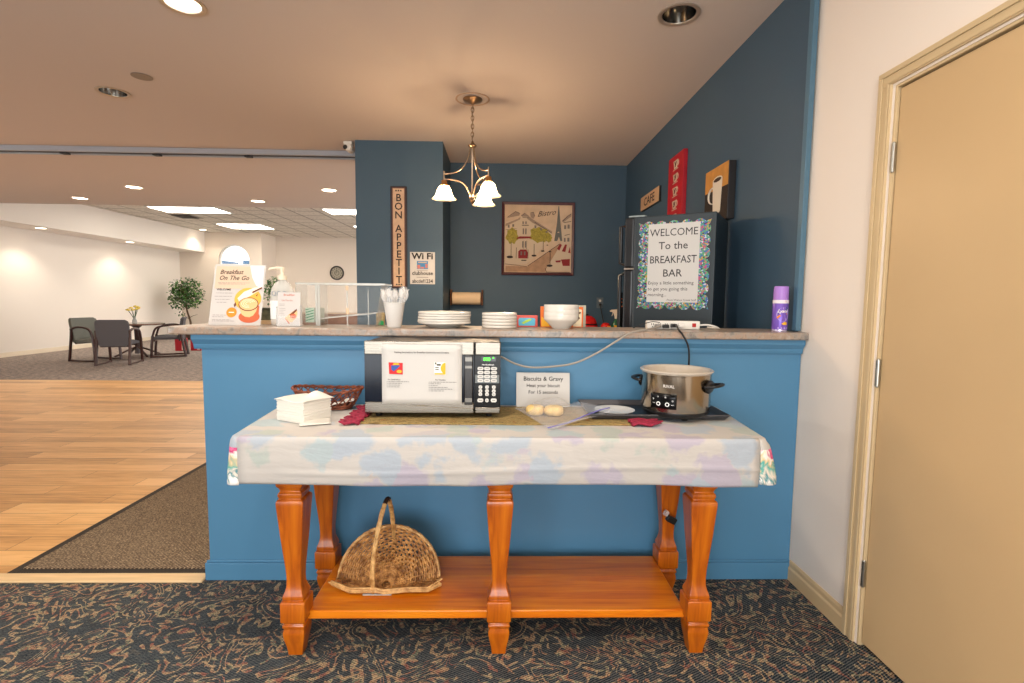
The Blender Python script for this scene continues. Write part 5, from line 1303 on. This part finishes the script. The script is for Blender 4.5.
for k, a in enumerate((187, 307, 67)):
    ca, sa = cos(R(a)), sin(R(a)); P = lambda r, z: (r*ca, r*sa, z)
    arm = B(); arm.tube(bez(P(.014, -.340), P(.030, -.47), P(.085, -.540), P(.205, -.540), 18), .0055, 10); arm.tube(bez(P(.014, -.690), P(.045, -.60), P(.075, -.575), P(.205, -.578), 18), .0055, 10)
    arm.tube([P(.205, -.520), P(.205, -.595)], .0065, 10)
    ao = arm.obj('arm', nick, ch)
    b = B(); b.lathe([(.008, -.584), (.020, -.588), (.022, -.610), (.030, -.618), (.031, -.626), (.020, -.628)], 24, (.205*ca, .205*sa, 0)); b.obj('socket_cup', mat('antique_brass_cup', (186,140,92), .3, 1), ao)
    b = B(); b.lathe([(.028, -.622), (.038, -.632), (.050, -.652), (.058, -.680), (.067, -.700), (.082, -.715), (.091, -.721)], 40, (.205*ca, .205*sa, 0), cap0=False, cap1=False)
    so = b.obj('lamp_shade', sg, ao, smooth=60)
    b = B(); b.ball((.205*ca, .205*sa, -.648), .019, .019, .022); b.obj('bulb', mat('warm_lit_bulb', (255,220,170), .5, emit=(255,206,150), estr=20), ao)
    lamp_obj('bulb_glow', 'POINT', (.205*ca, .205*sa, -.690), 15, (1, .74, .48), ao, size=.015)

# ------------------------------------------------------------------ far room furniture
fab = mat('grey_upholstery', (98,96,100), .9, bmp=.3, bscale=300); fab2 = mat('grey_green_upholstery', (126,128,120), .9); dwood = mat('dark_mahogany', (62,30,24), .3, coat=.3)
def armchair(lb, loc, rz, fm, sc=1):
    t = thing('guest_armchair', lb, 'armchair', loc, (0, 0, rz), group='guest armchairs around the round table'); t.scale = (sc, sc, sc)
    b = B()
    def cushion(u, v): return (-.235+.47*u, -.20+.44*v, .40+.060*(sin(pi*u)**.3*sin(pi*v)**.3))
    b.box(-.235, .235, -.20, .24, .37, .415); b.grid(cushion, 14, 14); b.obj('seat', fm, t, smooth=50)
    b = B(); pts = []
    for z, w_ in ((.36, .20), (.40, .235), (.75, .245), (.80, .235), (.825, .20)): pts.append((w_, z))
    prof = [(-x, z) for x, z in pts]+[(x, z) for x, z in pts[::-1]]
    n = len(prof); vs = []
    for d in (0, .06):
        for x, z in prof: vs.append((x, -.26-.16*max(0, z-.38)+d-.05*(1-(x/.25)**2)*(1 if d == 0 else .6), z))
    b.add(vs, [list(range(n)), list(range(2*n-1, n-1, -1))]+[(i, (i+1) % n, (i+1) % n+n, i+n) for i in range(n)][::1])
    b.obj('backrest', fm, t, smooth=40, bevel=.015)
    b = B(); b.box(-.22, .22, -.24, -.215, .33, .37); b.box(-.22, .22, .20, .225, .33, .369); b.obj('seat_rail', dwood, t, smooth=0, bevel=.004)
    for s in (-1, 1):
        b = B(); x = s*.262
        b.tube([(x, -.34, .0), (x, -.30, .25), (x, -.27, .45), (x, -.25, .64)], .025, 8); b.obj('leg', dwood, t)
        b = B(); b.tube([(x, .27, 0), (x, .255, .25), (x, .235, .45)], .025, 8); b.obj('leg', dwood, t)
        b = B(); b.tube(spline([(x, -.27, .62), (x, -.12, .665), (x, .06, .655), (x, .18, .60), (x, .235, .45)], 6), [.025]*25, 8, flat=.8); b.obj('arm', dwood, t)
        b = B(); b.tube([(x, -.335, .02), (x, 0, .012), (x, .27, .02)], .018, 8); b.obj('floor_runner', dwood, t)
    return t
armchair('grey armchair seen from behind at the round table', (-7.20, 9.80, .0), R(16), fab, 1.0)
armchair('greenish grey armchair on the left side of the round table by the wall', (-7.98, 10.24, .0), R(-102), fab2, 1.0)
armchair('grey armchair seen in profile on the right side of the round table', (-7.12, 11.08, .0), R(116), fab, 1.0)
t = thing('round_table', 'round dark-legged pedestal table between the grey armchairs', 'table', (-7.70, 10.98, 0))
b = B(); b.lathe([(.49, .672), (.51, .68), (.51, .695), (.495, .702)], 48); b.obj('table_top', mat('brown_laminate_top', (120,84,66), .2, coat=.4), t)
b = B(); b.lathe([(.055, .06), (.05, .12), (.042, .3), (.05, .6), (.12, .671)], 24); b.obj('pedestal', dwood, t)
for k in range(4):
    a = pi/4+k*pi/2+.2; b = B(); b.tube(spline([(.03*cos(a), .03*sin(a), .20), (.2*cos(a), .2*sin(a), .13), (.36*cos(a), .36*sin(a), .05), (.42*cos(a), .42*sin(a), .022)], 6), .024, 8, flat=.8); b.obj('foot', dwood, t)
t = thing('flower_vase', 'small glass vase of yellow flowers on the round table', 'vase', (-7.68, 10.90, .7025))
b = B(); b.lathe([(.035, 0), (.045, .01), (.04, .06), (.022, .11), (.03, .15), (.027, .15), (.018, .11), (.034, .06), (.034, .012), (.001, .01)], 20); b.obj('vase', mat('vase_glass', (220,226,224), .1, alpha=.5), t)
b = B(); g = B()
for k in range(9):
    a = k*2.4; r_ = .03+.09*random.random(); z = .26+.09*random.random(); p = (r_*cos(a), r_*sin(a), z)
    g.tube([(0, 0, .04), (r_*.3*cos(a), r_*.3*sin(a), .15), p], .004, 5)
    for m_ in range(6):
        aa = m_*pi/3; b.ball((p[0]+.022*cos(aa), p[1]+.022*sin(aa), z+.006), .020, .020, .014, 8, 6)
    b.ball((p[0], p[1], z+.014), .018, n=8, m=6)
b.obj('blossoms', mat('yellow_petals', (246,214,96), .7, var=.2, vscale=20), t, smooth=60); g.obj('stems', mat('stem_green', (70,104,54), .6), t)
def ficus(lb, loc, zlo, zhi, rx, lean, seed, nleaf):
    random.seed(seed)
    t = thing('potted_ficus', lb, 'plant', loc)
    b = B(); b.lathe([(.12, 0), (.16, .02), (.19, .26), (.20, .28), (.18, .28), (.17, .24), (.001, .24)], 28); b.obj('pot', mat('dark_planter', (70,52,44), .5), t)
    zc = (zlo+zhi)/2
    b = B(); b.tube(spline([(0, 0, .23), (lean*.2+.04, 0, .5), (lean*.4-.03, .02, .8), (lean*.8, 0, zlo+.05), (lean, 0, zc)], 6), [.035-.0008*i for i in range(25)], 8)
    cen = Vector((lean, 0, zc)); tips = []
    for k in range(16):
        a = random.random()*2*pi; e = random.uniform(-.7, 1.2); tp = cen+Vector((rx*.7*cos(a)*cos(e), rx*.7*sin(a)*cos(e), (zhi-zlo)*.4*sin(e))); tips.append(tp)
        b.tube([cen+Vector((0, 0, -.18)), cen.lerp(tp, .5)+Vector((0, 0, -.03)), tp], [.012, .008, .004], 5)
    for a in (.5, 2.6):
        b.tube([(lean*.5, 0, .62), (lean*.5+.14*cos(a), .05, .70), (lean*.5+.28*cos(a), .06, .74)], [.010, .007, .004], 5); tips.append(Vector((lean*.5+.25*cos(a), .06, .74)))
    b.obj('trunk', mat('ficus_bark', (96,74,56), .8), t)
    lf = B()
    for k in range(nleaf):
        if k % 12 == 0 and k < nleaf*.1: c0 = tips[-1]+Vector([random.gauss(0, .06) for _ in range(3)])
        else:
            while True:
                d = Vector([random.uniform(-1, 1) for _ in range(3)])
                if d.length < 1 and random.random() < .25+d.length: break
            q_ = 1+.35*noise.noise(d.normalized()*1.7+Vector((seed, 0, 0)))+.25*noise.noise(d.normalized()*4)
            c0 = cen+Vector((d.x*rx, d.y*rx, d.z*(zhi-zlo)/2))*q_ if False else cen+Vector((d.x*rx*q_, d.y*rx*q_, d.z*(zhi-zlo)/2*q_))
        a = random.random()*2*pi; el = random.uniform(-.9, .5); dr_ = Vector((cos(a)*cos(el), sin(a)*cos(el), sin(el))); s = dr_.cross(Vector((0, 0, 1))).normalized(); up = s.cross(dr_)
        L = random.uniform(.06, .11); W_ = L*.28
        lf.cur = 0 if random.random() < .5 else (1 if random.random() < .7 else 2)
        lf.add([c0, c0+dr_*L*.3+s*W_+up*.008, c0+dr_*L*.7+s*W_*.8, c0+dr_*L-up*.012, c0+dr_*L*.7-s*W_*.8, c0+dr_*L*.3-s*W_+up*.008, c0+dr_*L*.5-up*.006], [(0,1,6), (1,2,6), (2,3,6), (3,4,6), (4,5,6), (5,0,6)])
    lf.obj('foliage', [mat('ficus_leaf', (54,104,48), .5), mat('ficus_leaf_light', (104,150,72), .5), mat('ficus_leaf_dark', (34,62,36), .5)], t, smooth=0)
ficus('leafy potted ficus tree in the far left corner of the room', (-9.2, 15.35, 0), .90, 1.78, .47, -.10, 3, 1300)
ficus('green ficus partly hidden behind the pump bottle', (-6.3, 14.6, 0), 1.12, 1.86, .34, .0, 5, 600)
t = thing('wall_clock', 'round dark wall clock on the far cream wall', 'clock', (-5.52, 17.4995, 2.11))
MC = Matrix.Rotation(pi/2, 4, 'X')
b = B(); b.lathe([(.235, .001), (.24, .02), (.225, .04), (.20, .035), (.198, .02)], 40, M=MC); b.obj('rim', mat('dark_clock_rim', (44,38,36), .4), t)
b = B(); b.lathe([(.19, .021), (.19, .024)], 40, M=MC); b.obj('face', mat('aged_clock_face', (176,168,150), .7), t)
b = B()
for k in range(12):
    a = k*pi/6; b.prism([(.150*sin(a)+.016*cos(w), .150*cos(a)+.026*sin(w)) for w in (pi/4, 3*pi/4, 5*pi/4, 7*pi/4)], -.028, -.0245)
b.tube([(.075*cos(q_), -.027, .075*sin(q_)) for q_ in [2*pi*i/24 for i in range(24)]], .008, 6, closed=True)
b.obj('numerals', mat('dark_clock_rim', (44,38,36), .4), t, smooth=0)
b = B(); b.box(-.006, .006, -.032, -.029, 0, .12); b.box(-.08, 0, -.033, -.029, -.006, .006); b.obj('hands', black, t, smooth=0)
redb = mat('red_gift_bag_paper', (190,30,44), .4)
for x, y, lb in ((-7.50, 12.15, 'red gift bag on the far carpet, left of the pair, under the counter end'), (-7.20, 12.25, 'red gift bag on the far carpet, right of the pair, beside the blue bar')):
    t = thing('gift_bag', lb, 'bag', (x, y, 0), (0, 0, R(8)), group='red gift bags on the floor')
    b = B(); b.box(-.115, .115, -.06, .06, 0, .30); b.obj('bag', redb, t, smooth=0, bevel=.004)
    b = B(); b.box(.03, .085, -.0625, -.0605, .02, .27); b.obj('pale_panel', mat('pale_gift_panel', (232,206,196), .6), t, smooth=0)
    b = B(); b.tube([(-.05, 0, .30), (-.045, 0, .345), (0, 0, .36), (.045, 0, .345), (.05, 0, .30)], .005, 6); b.obj('handle', mat('gold_cord', (190,150,90), .5), t)
t = thing('sideboard', 'brown wooden sideboard along the far wall seen through the acrylic case', 'sideboard', (-5.35, 17.2, 0))
wdm = mat('walnut_veneer', (136,92,68), .4, var=.15, vscale=5, stretch=(.6, 6, 6))
B().box(-1.4, 1.4, -.24, .25, .06, .74).obj('body', wdm, t, smooth=0); B().box(-1.44, 1.44, -.27, .27, .7405, .78).obj('top', mat('pale_sideboard_top', (206,176,150), .4), t, smooth=0); B().box(-1.35, 1.35, -.2, .22, 0, .06).obj('plinth', black, t, smooth=0)
for k in range(4):
    d = B().box(-1.38+k*.69, -.71+k*.69, -.258, -.241, .09, .72).obj('door', wdm, t, smooth=0, bevel=.004); B().ball((-.76+k*.69, -.268, .42), .012).obj('knob', nick, d)

# entrance mat
t = thing('entrance_mat', 'dark brown ribbed entrance mat on the wood floor beside the bar', 'mat', (-1.82, 3.6, 0.0005))
b = B(); b.box(-.415, .44, -1.24, 1.25, .002, .010); b.obj('ribbed_pile', doormat_mat(), t, smooth=0)
b = B()
for a in ((-.46, -.416, -1.285, 1.295), (.441, .455, -1.285, 1.295), (-.416, .441, -1.285, -1.241), (-.416, .441, 1.251, 1.295)): b.box(*a, 0, .006)
b.obj('rubber_border', mat('dark_rubber_edge', (46,40,34), .7), t, smooth=0, bevel=.002)
